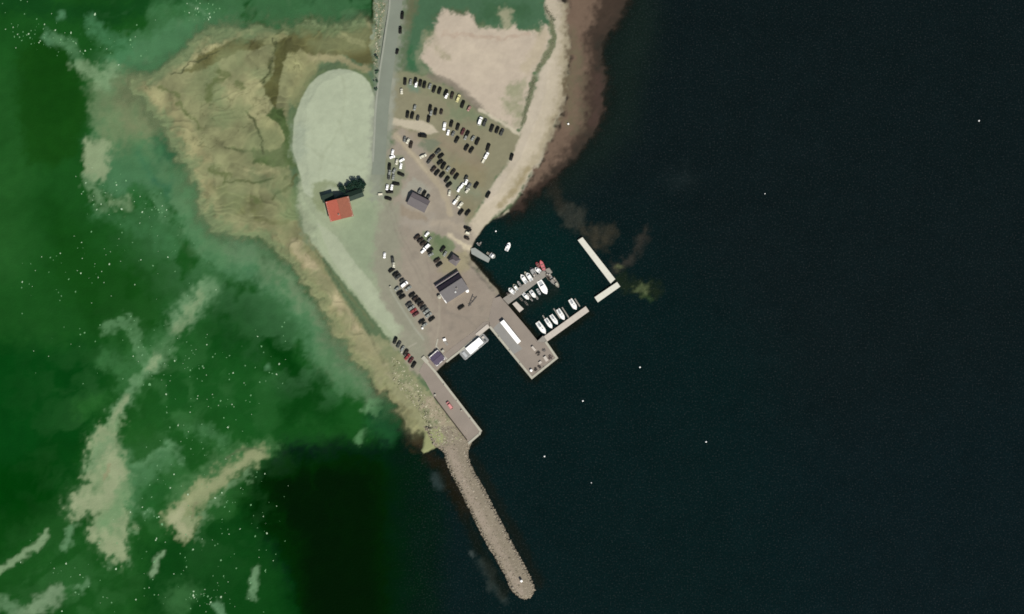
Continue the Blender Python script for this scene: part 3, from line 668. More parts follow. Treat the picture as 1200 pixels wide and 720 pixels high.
# ------------------------------------------------------------------ sea foam flecks (stuff)
def foam():
    mb = MB(); r = random.Random(3); r_ = 0
    den = [((60,330),60,40),((110,400),70,50),((200,400),60,50),((255,470),50,70),((215,520),40,50),((175,590),40,35),((95,680),50,35),
           ((265,650),50,60),((130,45),40,25),((25,30),40,25),((60,50),25,15),((160,300),60,40),((290,600),60,50),((190,670),60,40),((225,430),35,30),((120,230),30,25),((185,245),20,20),((240,700),20,15),((320,420),30,40),((240,12),20,14)]
    n = 0
    while n < 620:
        (cx, cy), sx, sy = r.choice(den)
        x, y = r.gauss(cx, sx * .6), r.gauss(cy, sy * .6)
        if not (-10 < x < 340 and -5 < y < 725): continue
        if gz(x, y) > -0.2: continue
        n += 1
        rad = r.choice([.22, .26, .32, .38, .46, .58]) * (1.0 if r.random() < .9 else 1.5)
        X0, Y0 = W(x, y); k = r.randint(5, 8); a0 = r.random() * 6; el = r.uniform(.45, 1); ra = r.uniform(.6, 1.6)
        vs = []
        for i in range(k):
            t = a0 + 6.283 * i / k; q_ = rad * r.uniform(.6, 1.25)
            px, py = q_ * math.cos(t), q_ * el * math.sin(t)
            vs.append((X0 + px * math.cos(ra) - py * math.sin(ra), Y0 + px * math.sin(ra) + py * math.cos(ra), .02))
        vs.append((X0, Y0, .09))
        mb.add(vs, [(i, (i + 1) % k, k) for i in range(k)], 1 if r.random() < .3 else 0)
    o = mb.build('sea_foam', [mat('foam', alb((110, 160, 108)), 0.8, 0.2, 0.3, 0.2), mat('foam_thick', alb((184, 212, 172)), 0.8, 0.2, 0.3, 0.2)]); tag(o, 'pale flecks of foam floating on the green sea', 'foam', kind='stuff')
foam()

# ------------------------------------------------------------------ road
def ribbon(name, mid, wd, z, material, parent=None):
    pts = []
    for k in range(len(mid) - 1):
        for t in np.linspace(0, 1, 12, endpoint=False):
            p0 = mid[max(k - 1, 0)]; p1 = mid[k]; p2 = mid[k + 1]; p3 = mid[min(k + 2, len(mid) - 1)]
            f = lambda a, b, c, d: 0.5 * ((2 * b) + (-a + c) * t + (2 * a - 5 * b + 4 * c - d) * t * t + (-a + 3 * b - 3 * c + d) * t ** 3)
            pts.append((f(p0[0], p1[0], p2[0], p3[0]), f(p0[1], p1[1], p2[1], p3[1])))
    pts.append(mid[-1]); mb = MB(); n = len(pts); vs = []
    for i, (x, y) in enumerate(pts):
        a = pts[max(i - 1, 0)]; b = pts[min(i + 1, n - 1)]; dx, dy = b[0] - a[0], b[1] - a[1]; L = math.hypot(dx, dy)
        nx, ny = -dy / L * wd / 2, dx / L * wd / 2
        for s in (1, -1):
            X_, Y_ = W(x + nx * s, y + ny * s); vs.append((X_, Y_, z))
    mb.add(vs, [(2 * i, 2 * i + 1, 2 * i + 3, 2 * i + 2)[::-1] for i in range(n - 1)])
    return mb.build(name, material, parent)
tag(ribbon('road', [(466,-120),(466,-90),(465.6,-60),(465.2,-30),(463.7,5),(462,20),(460,35),(456.5,60),(453,85),(450,110),(447.5,135),(446,160),(444.6,185),(443.6,205)], 15.0, 2.10, M['road']), kind='structure')
tag(ribbon('footpath', [(457.8,-20),(457,-4),(456,12),(452.5,35),(448.8,60),(445,85),(442,110),(439.8,135),(438.6,160),(437,190)], 2.2, 2.114, mat('footpath', alb((160, 164, 146)), 0.9, 0.2, 0.1, 0.3)), kind='structure')

# ------------------------------------------------------------------ pier and quay concrete
DECK = 2.07
def pw(pts): return [W(*a) for a in pts]
def coping(parent, pts, wd=1.2, z0=None, z1=None, material=None, closed=False):
    """light capping stones along the seaward edges, one piece per side"""
    z0 = DECK - .5 if z0 is None else z0; z1 = DECK + .22 if z1 is None else z1
    n = len(pts)
    for i in range(n if closed else n - 1):
        a = Vector(W(*pts[i])); b = Vector(W(*pts[(i + 1) % n])); d = (b - a).normalized(); nn = Vector((d.y, -d.x))
        a2, b2 = a + d * (0.0 if i == 0 and not closed else wd * .5 + .003), b + d * wd * .5
        mb = MB(); mb.prism([tuple(a2 - nn * wd / 2), tuple(b2 - nn * wd / 2), tuple(b2 + nn * wd / 2), tuple(a2 + nn * wd / 2)], z0, z1)
        mb.build('coping', material or M['coping'], parent)
def bollard(x, y, z, label):
    X_, Y_ = W(x, y); t = thing('bollard', label, 'bollard', (X_, Y_, z), 0, 'mooring bollards along the quay edges')
    mb = MB(); mb.cyl((0, 0, 0), (0, 0, .45), .16, .13, 10); mb.build('post', M['dark_steel'], t)
    mb = MB(); mb.cyl((0, 0, .45), (0, 0, .58), .24, .2, 10); mb.build('cap', M['dark_steel'], t)

TP = [(574,383),(573,372),(578,350),(586,347.5),(591.7,354),(616.7,384),(629,400.5),(640,401.5),(652.5,419.6),(623.3,443),(611,428),(587,400)]
pier = bpy.data.objects.new('pier', None); C.objects.link(pier); tag(pier, kind='structure')
mb = MB(); mb.prism(pw(TP), -4, DECK, 0, 1); mb.build('deck', [M['pier_grey'], M['quay_face']], pier)
mb = MB(); mb.prism(pw([(576,387),(586,377),(612,409),(601,416)]), DECK - .1, DECK + .006); mb.build('concrete_strip', M['pier_cool'], pier)
coping(pier, [(574,383),(611,428),(623.3,443),(652.5,419.6),(640,401.5)], 1.3)
LP = [(509.8,435.6),(563.3,505),(562,508.5),(550,519),(547,515.5),(526,488),(509,466.7),(499,448),(491,436),(497,424)]
pier2 = bpy.data.objects.new('lower_pier', None); C.objects.link(pier2); tag(pier2, kind='structure'); pier2.name = 'pier'
mb = MB(); mb.prism(pw(LP), -4, DECK + .01, 0, 1); mb.build('deck', [M['pier_grey'], M['quay_face']], pier2)
coping(pier2, [(498,422),(509.8,435.6),(563.3,505),(562,508.5),(550,519)], 1.3)
mb = MB()
for a, b in zip([(547.2,516),(526,488.5),(509.5,466.5)][:-1], [(526,488.5),(509.5,466.5)]):
    A = Vector(W(*a)); B = Vector(W(*b)); d = (B - A).normalized(); nn = Vector((d.y, -d.x)) * .22
    mb.prism([tuple(A - nn), tuple(B - nn), tuple(B + nn), tuple(A + nn)], 1.5, DECK + 1.15)
mb.build('parapet', M['quay_face'], pier2)
quay = bpy.data.objects.new('quay', None); C.objects.link(quay); tag(quay, kind='structure')
QY = [(573.5,383.2),(538,412.5),(523.8,423.3),(511.5,434.8),(509.5,435),(498,424),(502,419),(511,409),(522,414),(534,404),(556,388),(566,378),(573,376)]
mb = MB(); mb.prism(pw(QY), -4, DECK + .004, 0, 1); mb.build('deck', [M['pier_grey'], M['quay_face']], quay)
coping(quay, [(572.5,383.6),(556,397),(538,412.5),(523.8,423.6)], 1.2)
coping(quay, [(524,421),(517,414),(511,405.5),(513,398)], 0.8, DECK - .2, DECK + .12)
# rock-faced east quay capping, irregular
coping(quay, [(630,400.5),(616.7,384),(591.7,354.6)], .5, DECK - .3, DECK + .12, M['pier_grey'])
def ramp_wall():
    mb = MB()
    mb.prism(pw([(557,391.5),(571,380),(574,383.5),(560,395)]), DECK - .5, DECK + .35); mb.build('ramp', M['concrete_pink'], quay)
ramp_wall()
for i, (x, y, lab) in enumerate([(584,394.5,'dark bollard on the west edge of the broad pier near the yard'),(597,410.5,'dark bollard midway along the west edge of the broad pier'),
        (609,425.2,'dark bollard on the west edge of the broad pier near its tip'),(637,430.2,'dark bollard on the south end of the broad pier'),
        (520,450.5,'dark bollard on the east edge of the narrow pier near the navy roof'),(535,469.6,'dark bollard on the narrow pier beside the pink van'),(551,490.4,'dark bollard near the outer end of the narrow pier')]):
    bollard(x, y, DECK + .22, lab)

# detached concrete breakwaters
def slab_thing(name, label, cat, pts, z0, z1, material, joints=0, rail=False):
    c = np.mean(pts, 0); cx, cy = W(*c); t = thing(name, label, cat, (cx, cy, 0))
    P_ = [(a - cx, b - cy) for a, b in pw(pts)]
    if joints:
        a0, a1, b1, b0 = [Vector(v) for v in P_]
        for k in range(joints):
            f0 = k / joints; f1 = (k + 1) / joints
            e = .03 / (a1 - a0).length
            f1 -= e
            mb = MB(); mb.prism([tuple(a0.lerp(a1, f0)), tuple(a0.lerp(a1, f1)), tuple(b0.lerp(b1, f1)), tuple(b0.lerp(b1, f0))], z0, z1 + (.012 if k % 2 else 0), 0)
            mb.build('slab', material, t)
    else:
        mb = MB(); mb.prism(P_, z0, z1); mb.build('deck', material, t)
    return t
slab_thing('concrete_breakwater', 'long pale concrete wall standing alone in the harbour mouth', 'breakwater', [(677,281.7),(715.6,332.5),(721,327.3),(682.6,278.2)], -4, 1.5, M['concrete_pale'], 5)
slab_thing('concrete_breakwater', 'short pale concrete wall meeting the long wall at its south end', 'breakwater', [(696.6,348.6),(723.2,330.6),(727,336),(700.6,354.6)], -4, 1.35, M['concrete_pale'], 3)
slab_thing('mooring_jetty', 'pale pinkish jetty with five white yachts moored along it', 'jetty', [(636,395.5),(686.5,359),(690.5,365),(640.5,401)], -.6, .9, M['concrete_pink'], 6)
slab_thing('gangway', 'grey gangway joining the broad pier to the pinkish jetty', 'gangway', [(628.6,401),(636.5,393.6),(641.5,401),(638.6,402.6)], .6, 2.0, M['pontoon'])
pt = slab_thing('pontoon', 'long grey pontoon with rows of boats moored on both sides', 'pontoon', [(588.5,350.5),(637.5,316.8),(642.5,322),(595.5,357)], -.3, .55, M['pontoon'], 6)
for x, y in ((603, 342), (618, 331.5), (632, 322.5)):
    X_, Y_ = W(x, y); tx, ty = pt.location.x, pt.location.y
    mb = MB(); mb.cyl((X_ - tx, Y_ - ty, -4), (X_ - tx, Y_ - ty, 2.4), .17, .17, 8); mb.build('pile', M['dark_steel'], pt)
slab_thing('pontoon', 'square grey raft tied beside the shore end of the long pontoon', 'pontoon', [(600.5,356.5),(605,353.5),(613.8,362.2),(608.8,366.3)], -.3, .45, M['concrete_pink'])
slab_thing('pontoon', 'curved grey float at the outer end of the long pontoon', 'pontoon', [(638.5,316.2),(643.5,314),(647.5,319.5),(643.2,322.4)], -.3, .5, M['pontoon'])
slab_thing('slipway', 'grey concrete slipway running into the water from the shore', 'slipway', [(551.6,291.4),(556.5,290.6),(574.6,303),(572.2,308),(561,302.4),(552.5,297.6)], -1.5, .75, M['pontoon_pale'])

# ------------------------------------------------------------------ rubble
def rocks(name, areas, n, smin, smax, seed, label, cat, cols):
    r = np.random.RandomState(seed)
    t = (1 + 5 ** .5) / 2
    ico = np.array([(-1,t,0),(1,t,0),(-1,-t,0),(1,-t,0),(0,-1,t),(0,1,t),(0,-1,-t),(0,1,-t),(t,0,-1),(t,0,1),(-t,0,-1),(-t,0,1)]) / math.hypot(1, t)
    fc = [(0,11,5),(0,5,1),(0,1,7),(0,7,10),(0,10,11),(1,5,9),(5,11,4),(11,10,2),(10,7,6),(7,1,8),(3,9,4),(3,4,2),(3,2,6),(3,6,8),(3,8,9),(4,9,5),(2,4,11),(6,2,10),(8,6,7),(9,8,1)]
    V = []; F = []; CC = []; k = 0
    pts = []
    for a, wgt in areas:
        A = np.array(a); m = int(n * wgt); got = 0
        while got < m:
            xy = r.uniform(A.min(0), A.max(0), (400, 2)); d = sd_poly(a, xy[:, 0], xy[:, 1])
            for (x, y), dd in zip(xy, d):
                if dd > 0 and (dd < 3.5 or r.rand() < .5): pts.append((x, y)); got += 1
                if got >= m: break
    for x, y in pts:
        s = r.uniform(smin, smax) * (1.5 if r.rand() < .06 else 1)
        X_, Y_ = W(x, y); z = max(gz(x, y) - .15, -.3)
        v = ico * (1 + r.uniform(-.28, .28, (12, 1))) * np.array([s * r.uniform(.7, 1.3), s * r.uniform(.7, 1.2), s * r.uniform(.4, .7)]) / 2
        a = r.uniform(0, 6.28); ca, sa = math.cos(a), math.sin(a)
        v = v @ np.array([[ca, sa, 0], [-sa, ca, 0], [0, 0, 1]])
        V.append(v + np.array([X_, Y_, z])); F += [(a_ + k, b_ + k, c_ + k) for a_, b_, c_ in fc]; k += 12
        c = lin(cols[r.randint(len(cols))]) * r.uniform(.8, 1.2) / np.array([KR, KG, KB]); CC.append(np.tile([*c, 1], (12, 1)))
    V = np.concatenate(V); me = bpy.data.meshes.new(name); me.from_pydata(V.tolist(), [], F)
    at = me.attributes.new('col', 'FLOAT_COLOR', 'POINT'); at.data.foreach_set('color', np.concatenate(CC).ravel().astype(np.float32))
    me.materials.append(M['rock']); o = bpy.data.objects.new(name, me); C.objects.link(o); tag(o, label, cat, kind='stuff')
rocks('breakwater_rocks', [(BREAK, 1)], 3400, .5, 1.15, 5, 'tumbled grey boulders piled along the long curved breakwater', 'rocks', [(162,150,130),(152,142,122),(158,148,127),(170,160,140),(140,130,110)])
rocks('shore_rocks', [([(458,418),(470,425),(490,452),(508,470),(545,514),(520,522),(503,505),(488,478),(462,450)], .75), ([(438,2),(452,2),(447,40),(441,90),(437,70),(440,35)], .25)], 1300, .4, 1.1, 6,
      'pale rubble rocks on the slope west of the narrow pier', 'rocks', [(180,176,146),(150,150,116),(160,154,124),(196,190,160),(120,122,88)])

# ------------------------------------------------------------------ buildings
def plan_rect(name, label, cx, cy, rot):
    X_, Y_ = W(cx, cy); return thing(name, label, 'building', (X_, Y_, 2.0), R(rot))
def gable(name, label, cx, cy, L, Wd, rot, hw, hr, wall, roofs, ridge=0.0, over=.35, hip=0.0, chimney=None, windows=True):
    """ridge runs along local x; ridge = offset of the ridge in y; L, Wd in metres"""
    t = plan_rect(name, label, cx, cy, rot)
    a, b = L / 2, Wd / 2
    mb = MB(); mb.box(0, 0, hw / 2 - .4, L - 2 * over, Wd - 2 * over, hw + .8, 0, 0)
    ia, ib = a - over, b - over
    if hip == 0:
        for s in (-1, 1):
            vs = [(s * ia, -ib, hw), (s * ia, ib, hw), (s * ia, ridge, hw + hr - .12), (s * (ia - .2), -ib, hw), (s * (ia - .2), ib, hw), (s * (ia - .2), ridge, hw + hr - .12)]
            mb.add(vs, [(0, 1, 2), (5, 4, 3), (0, 2, 5, 3), (1, 4, 5, 2), (0, 3, 4, 1)])
    mb.build('wall', wall, t)
    h = hip
    for s, rm in ((1, roofs[0]), (-1, roofs[1])):                     # +y slope, -y slope
        e = [(-a, s * b, hw - .1), (a, s * b, hw - .1), (a - h, ridge, hw + hr), (-a + h, ridge, hw + hr)]
        u = [(x, y, z - .16) for x, y, z in e]
        f = [(0, 1, 2, 3), (7, 6, 5, 4), (0, 4, 5, 1), (1, 5, 6, 2), (2, 6, 7, 3), (3, 7, 4, 0)]
        if s > 0: f = [x[::-1] for x in f]
        mb = MB(); mb.add(e + u, f); ro = mb.build('roof', rm, t)
    if h:
        for s in (-1, 1):
            e = [(s * a, -b, hw - .1), (s * a, b, hw - .1), (s * (a - h), ridge, hw + hr)]
            u = [(x, y, z - .16) for x, y, z in e]
            mb = MB(); mb.add(e + u, [(0, 1, 2), (5, 4, 3), (0, 3, 4, 1), (1, 4, 5, 2), (2, 5, 3, 0)]); mb.build('roof_hip', roofs[0 if s < 0 else 1], t)
    mb = MB(); mb.box(0, ridge, hw + hr + .03, L - 2 * h, .28, .12); mb.build('ridge_cap', roofs[1], t)
    if chimney:
        mb = MB(); mb.box(chimney[0], chimney[1], hw + hr * .6, .8, .8, 2.0); c = mb.build('chimney', M['concrete_pink'], t)
        mb = MB(); mb.box(chimney[0], chimney[1], hw + hr * .6 + 1.05, .5, .5, .1); mb.build('chimney_pot', M['quay_face'], c)
    if windows:
        k = max(2, int(L / 3.2))
        for s in (-1, 1):
            for i in range(k):
                x = -ia + (i + .5) * 2 * ia / k
                mb = MB()
                if s < 0 and i == k // 2:
                    mb.box(x, s * ib, 1.05, 1.0, .12, 2.1); mb.build('door', M['wood'], t)
                else:
                    mb.box(x, s * ib, 1.6, 1.1, .10, 1.1); wn = mb.build('window', M['white'], t)
                    mb = MB(); mb.box(x, s * (ib + .04), 1.6, .9, .06, .9); mb.build('pane', M['glass'], wn)
    return t
wallw = mat('white_render', (0.55, 0.53, 0.48), .8, .2, .06, .8)
walld = mat('dark_timber', (0.05, 0.055, 0.05), .8, .2, .15, 1)
rf = lambda n, c, nz=.08: mat(n, alb(c), .75, .25, nz, .8, .03, 4)
r_red = rf('red_roof', (192, 102, 80)); r_red2 = rf('rust_roof', (160, 98, 74), .12)
gable('harbour_house', 'square house with a coral red roof south of the pale oval field', 398.5, 245.5, 12.0, 14.0, 90 + 14, 5.0, 1.7, wallw, [r_red, r_red2], chimney=(-3, 1.2))
r_blk = mat('black_green_roof', (0.010, 0.022, 0.014), .7, .2, .2, .8)
gable('long_shed', 'long shed with a blackish green roof behind the red roofed house', 410.5, 231.0, 16.0, 5.2, 20, 3.4, 1.0, walld, [r_blk, r_blk])
t = plan_rect('house_shadow_block', 'low black block standing in for the shadow northwest of the red roofed house', 384.5, 232.2, 16)  # black block put where the red roofed house throws its shadow
mb = MB(); mb.box(0, 0, 1.1, 6.6, 3.6, 3.0); mb.build('wall', walld, t)
mb = MB(); mb.box(0, 0, 2.75, 7.2, 4.4, .3); mb.build('roof', r_blk, t)
r_gr = rf('grey_roof', (116, 110, 108)); r_gr2 = rf('dark_grey_roof', (118, 110, 110))
t = gable('store_building', 'grey roofed building standing in the fork of the tracks', 490.6, 237.6, 11.6, 7.8, -27, 2.3, 1.3, wallw, [r_gr2, r_gr], ridge=.9)
r_h = rf('slate_roof', (112, 108, 106)); r_h2 = rf('shaded_purple_slate', (84, 72, 82), .15)  # darker slate with the northwest slope's shade in its colour, aisle roof too
t = gable('harbour_hall', 'large grey roofed hall in the middle of the yard', 530.8, 338.4, 15.6, 10.6, 33, 3.6, 2.6, wallw, [r_h2, r_h], ridge=2.3, chimney=(2, -1.2))
mb = MB(); mb.box(0, 6.1, .9, 15.4, 1.7, 2.2); pch = mb.build('side_aisle', wallw, t)
mb = MB(); mb.box(0, 6.2, 2.1, 16.2, 2.0, .2); mb.build('side_roof', r_h2, pch)
mb = MB(); mb.box(0, 6.3, 2.25, 16.0, .5, .1); mb.build('gutter', M['concrete_pink'], pch)
mb = MB(); mb.box(-7.75, -1.9, 4.1, .5, 6.4, .3, R(0)); mb.build('barge_board', M['white'], t)
mb = MB(); mb.box(.2, -2.6, 4.9, .9, .9, .5); mb.build('skylight', M['white_dim'], t)
r_s = rf('small_slate_roof', (120, 113, 110)); r_s2 = rf('small_dark_roof', (104, 96, 96))
gable('office_hut', 'small grey hip roofed hut between the parked cars and the slipway', 532.6, 305.2, 5.6, 5.0, -35, 2.6, 1.3, wallw, [r_s2, r_s], hip=1.8)
r_n = rf('navy_roof', (94, 84, 104), .1); r_n2 = rf('navy_roof_side', (90, 80, 98), .1)
gable('quay_shed', 'purple grey roofed shed on the quay corner above the narrow pier', 512.4, 419.8, 7.2, 7.4, 41, 1.7, .5, wallw, [r_n, r_n2], over=.2)

# ------------------------------------------------------------------ vegetation
leafm = mat('foliage', (0.008, 0.028, 0.016), .8, .2, .35, 1.2)
leafm2 = mat('foliage_grey', (0.05, 0.09, 0.055), .8, .2, .3, 1.2)
bark = mat('bark', (0.06, 0.045, 0.03), .9, .2, .2, 3)
def tree(name, label, x, y, r_, h, m, seed, n=420, group=None):
    rr = random.Random(seed); X_, Y_ = W(x, y); t = thing(name, label, 'shrub' if h < 3 else 'tree', (X_, Y_, 2.0), 0, group)
    mb = MB(); mb.cyl((0, 0, -.2), (0.05, 0, h * .75), r_ * .09, r_ * .03, 7)
    for k in range(5):
        a = k * 1.3; mb.cyl((0, 0, h * (.3 + .08 * k)), (math.cos(a) * r_ * .7, math.sin(a) * r_ * .7, h * (.5 + .08 * k)), r_ * .04, r_ * .015, 5)
    mb.build('trunk', bark, t)
    mb = MB()
    clumps = [(rr.gauss(0, r_ * .42), rr.gauss(0, r_ * .42), h * rr.uniform(.35, .9), r_ * rr.uniform(.28, .5)) for _ in range(9)]
    for _ in range(n):
        cx, cy, cz, cr = rr.choice(clumps)
        v = Vector((rr.gauss(0, 1), rr.gauss(0, 1), rr.gauss(0, 1))).normalized() * cr * rr.uniform(.5, 1.05)
        c = Vector((cx, cy, cz)) + v; u = Vector((rr.gauss(0, 1), rr.gauss(0, 1), rr.gauss(0, .6))).normalized() * rr.uniform(.12, .26)
        ww = u.cross(Vector((rr.gauss(0, 1), rr.gauss(0, 1), 1))).normalized() * rr.uniform(.1, .2)
        mb.add([c - u - ww, c + u - ww * .6, c + u * .9 + ww, c - u * .8 + ww], [(0, 1, 2, 3)])
    mb.build('crown', m, t)
for i, (x, y, r_, h, lab) in enumerate([(401,222.5,2.4,3.0,'dark bushy tree behind the west half of the long shed'),(409,220.5,2.6,3.4,'dark bushy tree behind the middle of the long shed'),
        (415.5,217.5,2.7,3.8,'dark green tree behind the east half of the long shed'),(421,214,3.1,4.6,'tallest dark tree at the northeast corner of the long shed'),(425.5,219,2.5,3.6,'dark tree at the east end of the long shed')]):
    tree('conifer', lab, x, y, r_, h, leafm, 20 + i, 950, 'trees round the long shed')
for i, (x, y, r_, lab) in enumerate([(441.5,68,1.0,'small grey green bush on the west verge, northernmost of four'),(442,84,1.2,'grey green bush on the west verge above the oval field'),(441.6,95,1.3,'round bush on the west verge near the oval field top'),(440.6,105,.9,'small bush where the verge meets the oval field')]):
    tree('verge_bush', lab, x, y, r_, 1.5, leafm2, 40 + i, 160, 'bushes on the road verge')
def scrub():
    rr = random.Random(9); mb = MB()
    L1 = [(647,24),(649,44),(646,58),(636,72),(630,82)]; L2 = [(626,92),(621,108),(618,125),(612,146)]; L3 = [(638,8),(650,24)]
    for _ in range(1500):
        L_ = rr.choice([L1, L2, L2, L3]); k = rr.randrange(len(L_) - 1); f = rr.random(); a, b = L_[k], L_[k + 1]
        x = a[0] + (b[0] - a[0]) * f + rr.gauss(0, 1.3); y = a[1] + (b[1] - a[1]) * f + rr.gauss(0, 1.3)
        X_, Y_ = W(x, y); c = Vector((X_, Y_, gz(x, y) + rr.uniform(.03, .3)))
        u = Vector((rr.gauss(0, 1), rr.gauss(0, 1), rr.gauss(0, .8))).normalized() * rr.uniform(.12, .3); ww = u.cross(Vector((rr.gauss(0, 1), rr.gauss(0, 1), 1))).normalized() * rr.uniform(.08, .18)
        mb.add([c - u - ww, c + u, c + ww], [(0, 1, 2)])
    tag(mb.build('scrub', mat('scrub', alb((150, 152, 122)), .9, .1, .25, 1)), 'low grey green scrub along the bank between sand field and beach', 'scrub', kind='stuff')
scrub()

# ------------------------------------------------------------------ cars
def rrect(L, Wd, z, n=4, r=.25, x0=0, nose=1.0):
    pts = []; r = min(r, L / 2 - .01, Wd / 2 - .01)
    for cx, cy, a0 in ((L / 2 - r, Wd / 2 - r, 0), (-L / 2 + r, Wd / 2 - r, 90), (-L / 2 + r, -Wd / 2 + r, 180), (L / 2 - r, -Wd / 2 + r, 270)):
        for i in range(n):
            a = R(a0 + 90 * i / (n - 1)); y = cy + r * math.sin(a); x = cx + r * math.cos(a)
            if x > L * .2: y *= nose
            pts.append((x + x0, y, z))
    return pts
_proto = {}
DIM = {'car': (4.3, 1.78, 1.45, 2.5, -.25), 'small car': (3.3, 1.58, 1.42, 2.0, -.15), 'estate car': (4.7, 1.8, 1.5, 3.1, -.45), 'van': (5.1, 2.0, 2.1, 4.0, -.45), 'trailer': (2.6, 1.5, 0, 0, 0)}
def car_proto(kind, colour):
    k = (kind, colour)
    if k in _proto: return copy_tree(_proto[k])
    L, Wd, Ht, CL, CX = DIM[kind]
    t = thing('parked_' + kind.replace(' ', '_'), '', 'x'); body = M['car ' + colour]
    if kind == 'trailer':
        mb = MB(); mb.box(0, 0, .55, L, Wd, .12); mb.build('bed', M['car ' + colour], t)
        mb = MB()
        for s in (-1, 1): mb.box(0, s * (Wd / 2 - .04), .78, L, .06, .34)
        for s in (-1, 1): mb.box(s * (L / 2 - .04), 0, .78, .06, Wd - .16, .34)
        mb.build('side_board', body, t)
        mb = MB(); mb.box(L / 2 + .5, 0, .5, 1.1, .1, .1); mb.build('drawbar', M['dark_steel'], t)
        wh = ((0, 1), (0, -1)); wr = .28
    else:
        zb = .95 if kind != 'van' else 1.1
        mb = MB(); mb.loft([rrect(L * .94, Wd * .9, .22, 4, .3), rrect(L, Wd, .45, 4, .35, 0, .96), rrect(L * .995, Wd * .99, .7, 4, .4, 0, .95), rrect(L * .96, Wd * .93, zb - .06, 4, .42, -.02, .92), rrect(L * .9, Wd * .84, zb, 4, .4, -.04, .9)])
        mb.build('body', body, t, True)
        mb = MB(); mb.loft([rrect(CL, Wd * .84, zb - .05, 4, .25, CX), rrect(CL * .72, Wd * .70, Ht - .06, 4, .25, CX - .05)]); mb.build('windows', M['glass'], t)
        mb = MB(); mb.loft([rrect(CL * .74, Wd * .72, Ht - .08, 4, .25, CX - .05), rrect(CL * .66, Wd * .66, Ht, 4, .25, CX - .05)]); mb.build('roof', body, t)
        for s in (-1, 1):
            mb = MB(); mb.box(L / 2 - .1, s * Wd * .33, .62, .12, .3, .14); mb.build('headlight', M['white_dim'], t)
        wh = ((L * .31, 1), (L * .31, -1), (-L * .3, 1), (-L * .3, -1)); wr = .32
    for x, s in wh:
        mb = MB(); mb.cyl((x, s * (Wd / 2 - .2), wr), (x, s * (Wd / 2 + .01), wr), wr, wr, 12); mb.build('wheel', M['rubber'], t)
    _proto[k] = t
    return t
ORD = ['first','second','third','fourth','fifth','sixth','seventh','eighth','ninth','tenth','eleventh','twelfth','thirteenth','fourteenth','fifteenth','sixteenth','seventeenth','eighteenth','nineteenth','twentieth']
b_, g_, d_, s_, w_, m_ = 'black', 'grey', 'dark grey', 'silver', 'white', 'brown'
def row(cars, phrase, end, group, zoff=0.0):
    n = len(cars)
    for i, c in enumerate(cars):
        x, y, a, col = c[:4]; kind = c[4] if len(c) > 4 else 'car'
        t = car_proto(kind, col); X_, Y_ = W(x, y)
        t.location = (X_, Y_, max(gz(x, y), 2.0) + .02 + zoff); t.rotation_euler = (0, 0, R(a + (180 if (i * 7) % 3 == 0 else 0)))
        where = ('%s from the %s end' % (ORD[i], end)) if 0 < i < n - 1 else 'at the %s end' % (end if i == 0 else {'west': 'east', 'north': 'south', 'northwest': 'southeast', '': ''}[end])
        tag(t, c[5] if len(c) > 5 else '%s %s %s %s' % (col, kind, where, phrase), 'trailer' if kind == 'trailer' else ('van' if kind == 'van' else 'car'), group)
row([(474.8,96,85,b_),(481.3,96.5,80,s_,'small car'),(486.9,95.6,80,b_),(492.7,98,78,b_),(497.5,99.8,78,b_),(503.8,101.5,72,s_,'small car'),(508.8,105,70,b_),(515.2,106.8,72,b_),
     (522.6,109.6,68,b_),(529.8,112.3,74,m_),(537,115.5,68,'yellow','estate car'),(542.3,122.7,70,b_,'estate car'),(549.6,127.6,60,'pink','small car'),(562.5,142.2,70,w_,'van'),(568,144,68,d_,'estate car'),
     (576.3,150.8,68,b_,'estate car'),(582.7,152.7,68,b_),(588,155.4,65,d_)], 'of the row edging the sand field', 'west', 'cars parked along the sand field edge')
row([(487.6,99.4,80,w_,'small car','small white car squeezed south of the black car below the green verge'),(470.7,107.5,92,'cream','small car','small cream car alone near the road at the car park west edge'),
     (523.2,112.6,66,w_,'small car','small white car tucked under a black one in the row by the sand')], '', '', 'cars parked along the sand field edge')
row([(477.7,134.6,80,b_),(483.2,135.7,76,b_),(489.8,138.7,76,d_,'small car'),(502.4,139.8,80,b_)], 'of the row above the pale track', 'west', 'cars above the pale track')
row([(486.2,126.5,75,s_,'small car'),(504.2,127.4,80,b_),(510.4,131.3,78,b_),(517.3,131.5,76,m_,'small car')], 'of the sparse second grass row', 'west', 'cars of the second row')
row([(505.2,132.6,78,s_,'small car','small silver car nose to tail below a black car in the second row')], '', '', 'cars of the second row')
row([(520.8,148.4,82,w_,'estate car'),(525.2,155.6,76,w_,'small car'),(529,145.4,74,b_),(536.5,149.2,72,b_),(531,157.2,60,g_,'small car'),(542.5,154.6,66,'maroon'),(547.6,157.6,62,b_),(554.2,162.5,58,s_,'small car'),(559.5,166,65,b_,'estate car')],
    'of the middle diagonal grass row', 'west', 'cars in the middle of the grass car park')
row([(545.8,161.2,62,s_,'small car','small silver car below the diagonal row in the middle of the grass')], '', '', 'cars in the middle of the grass car park')
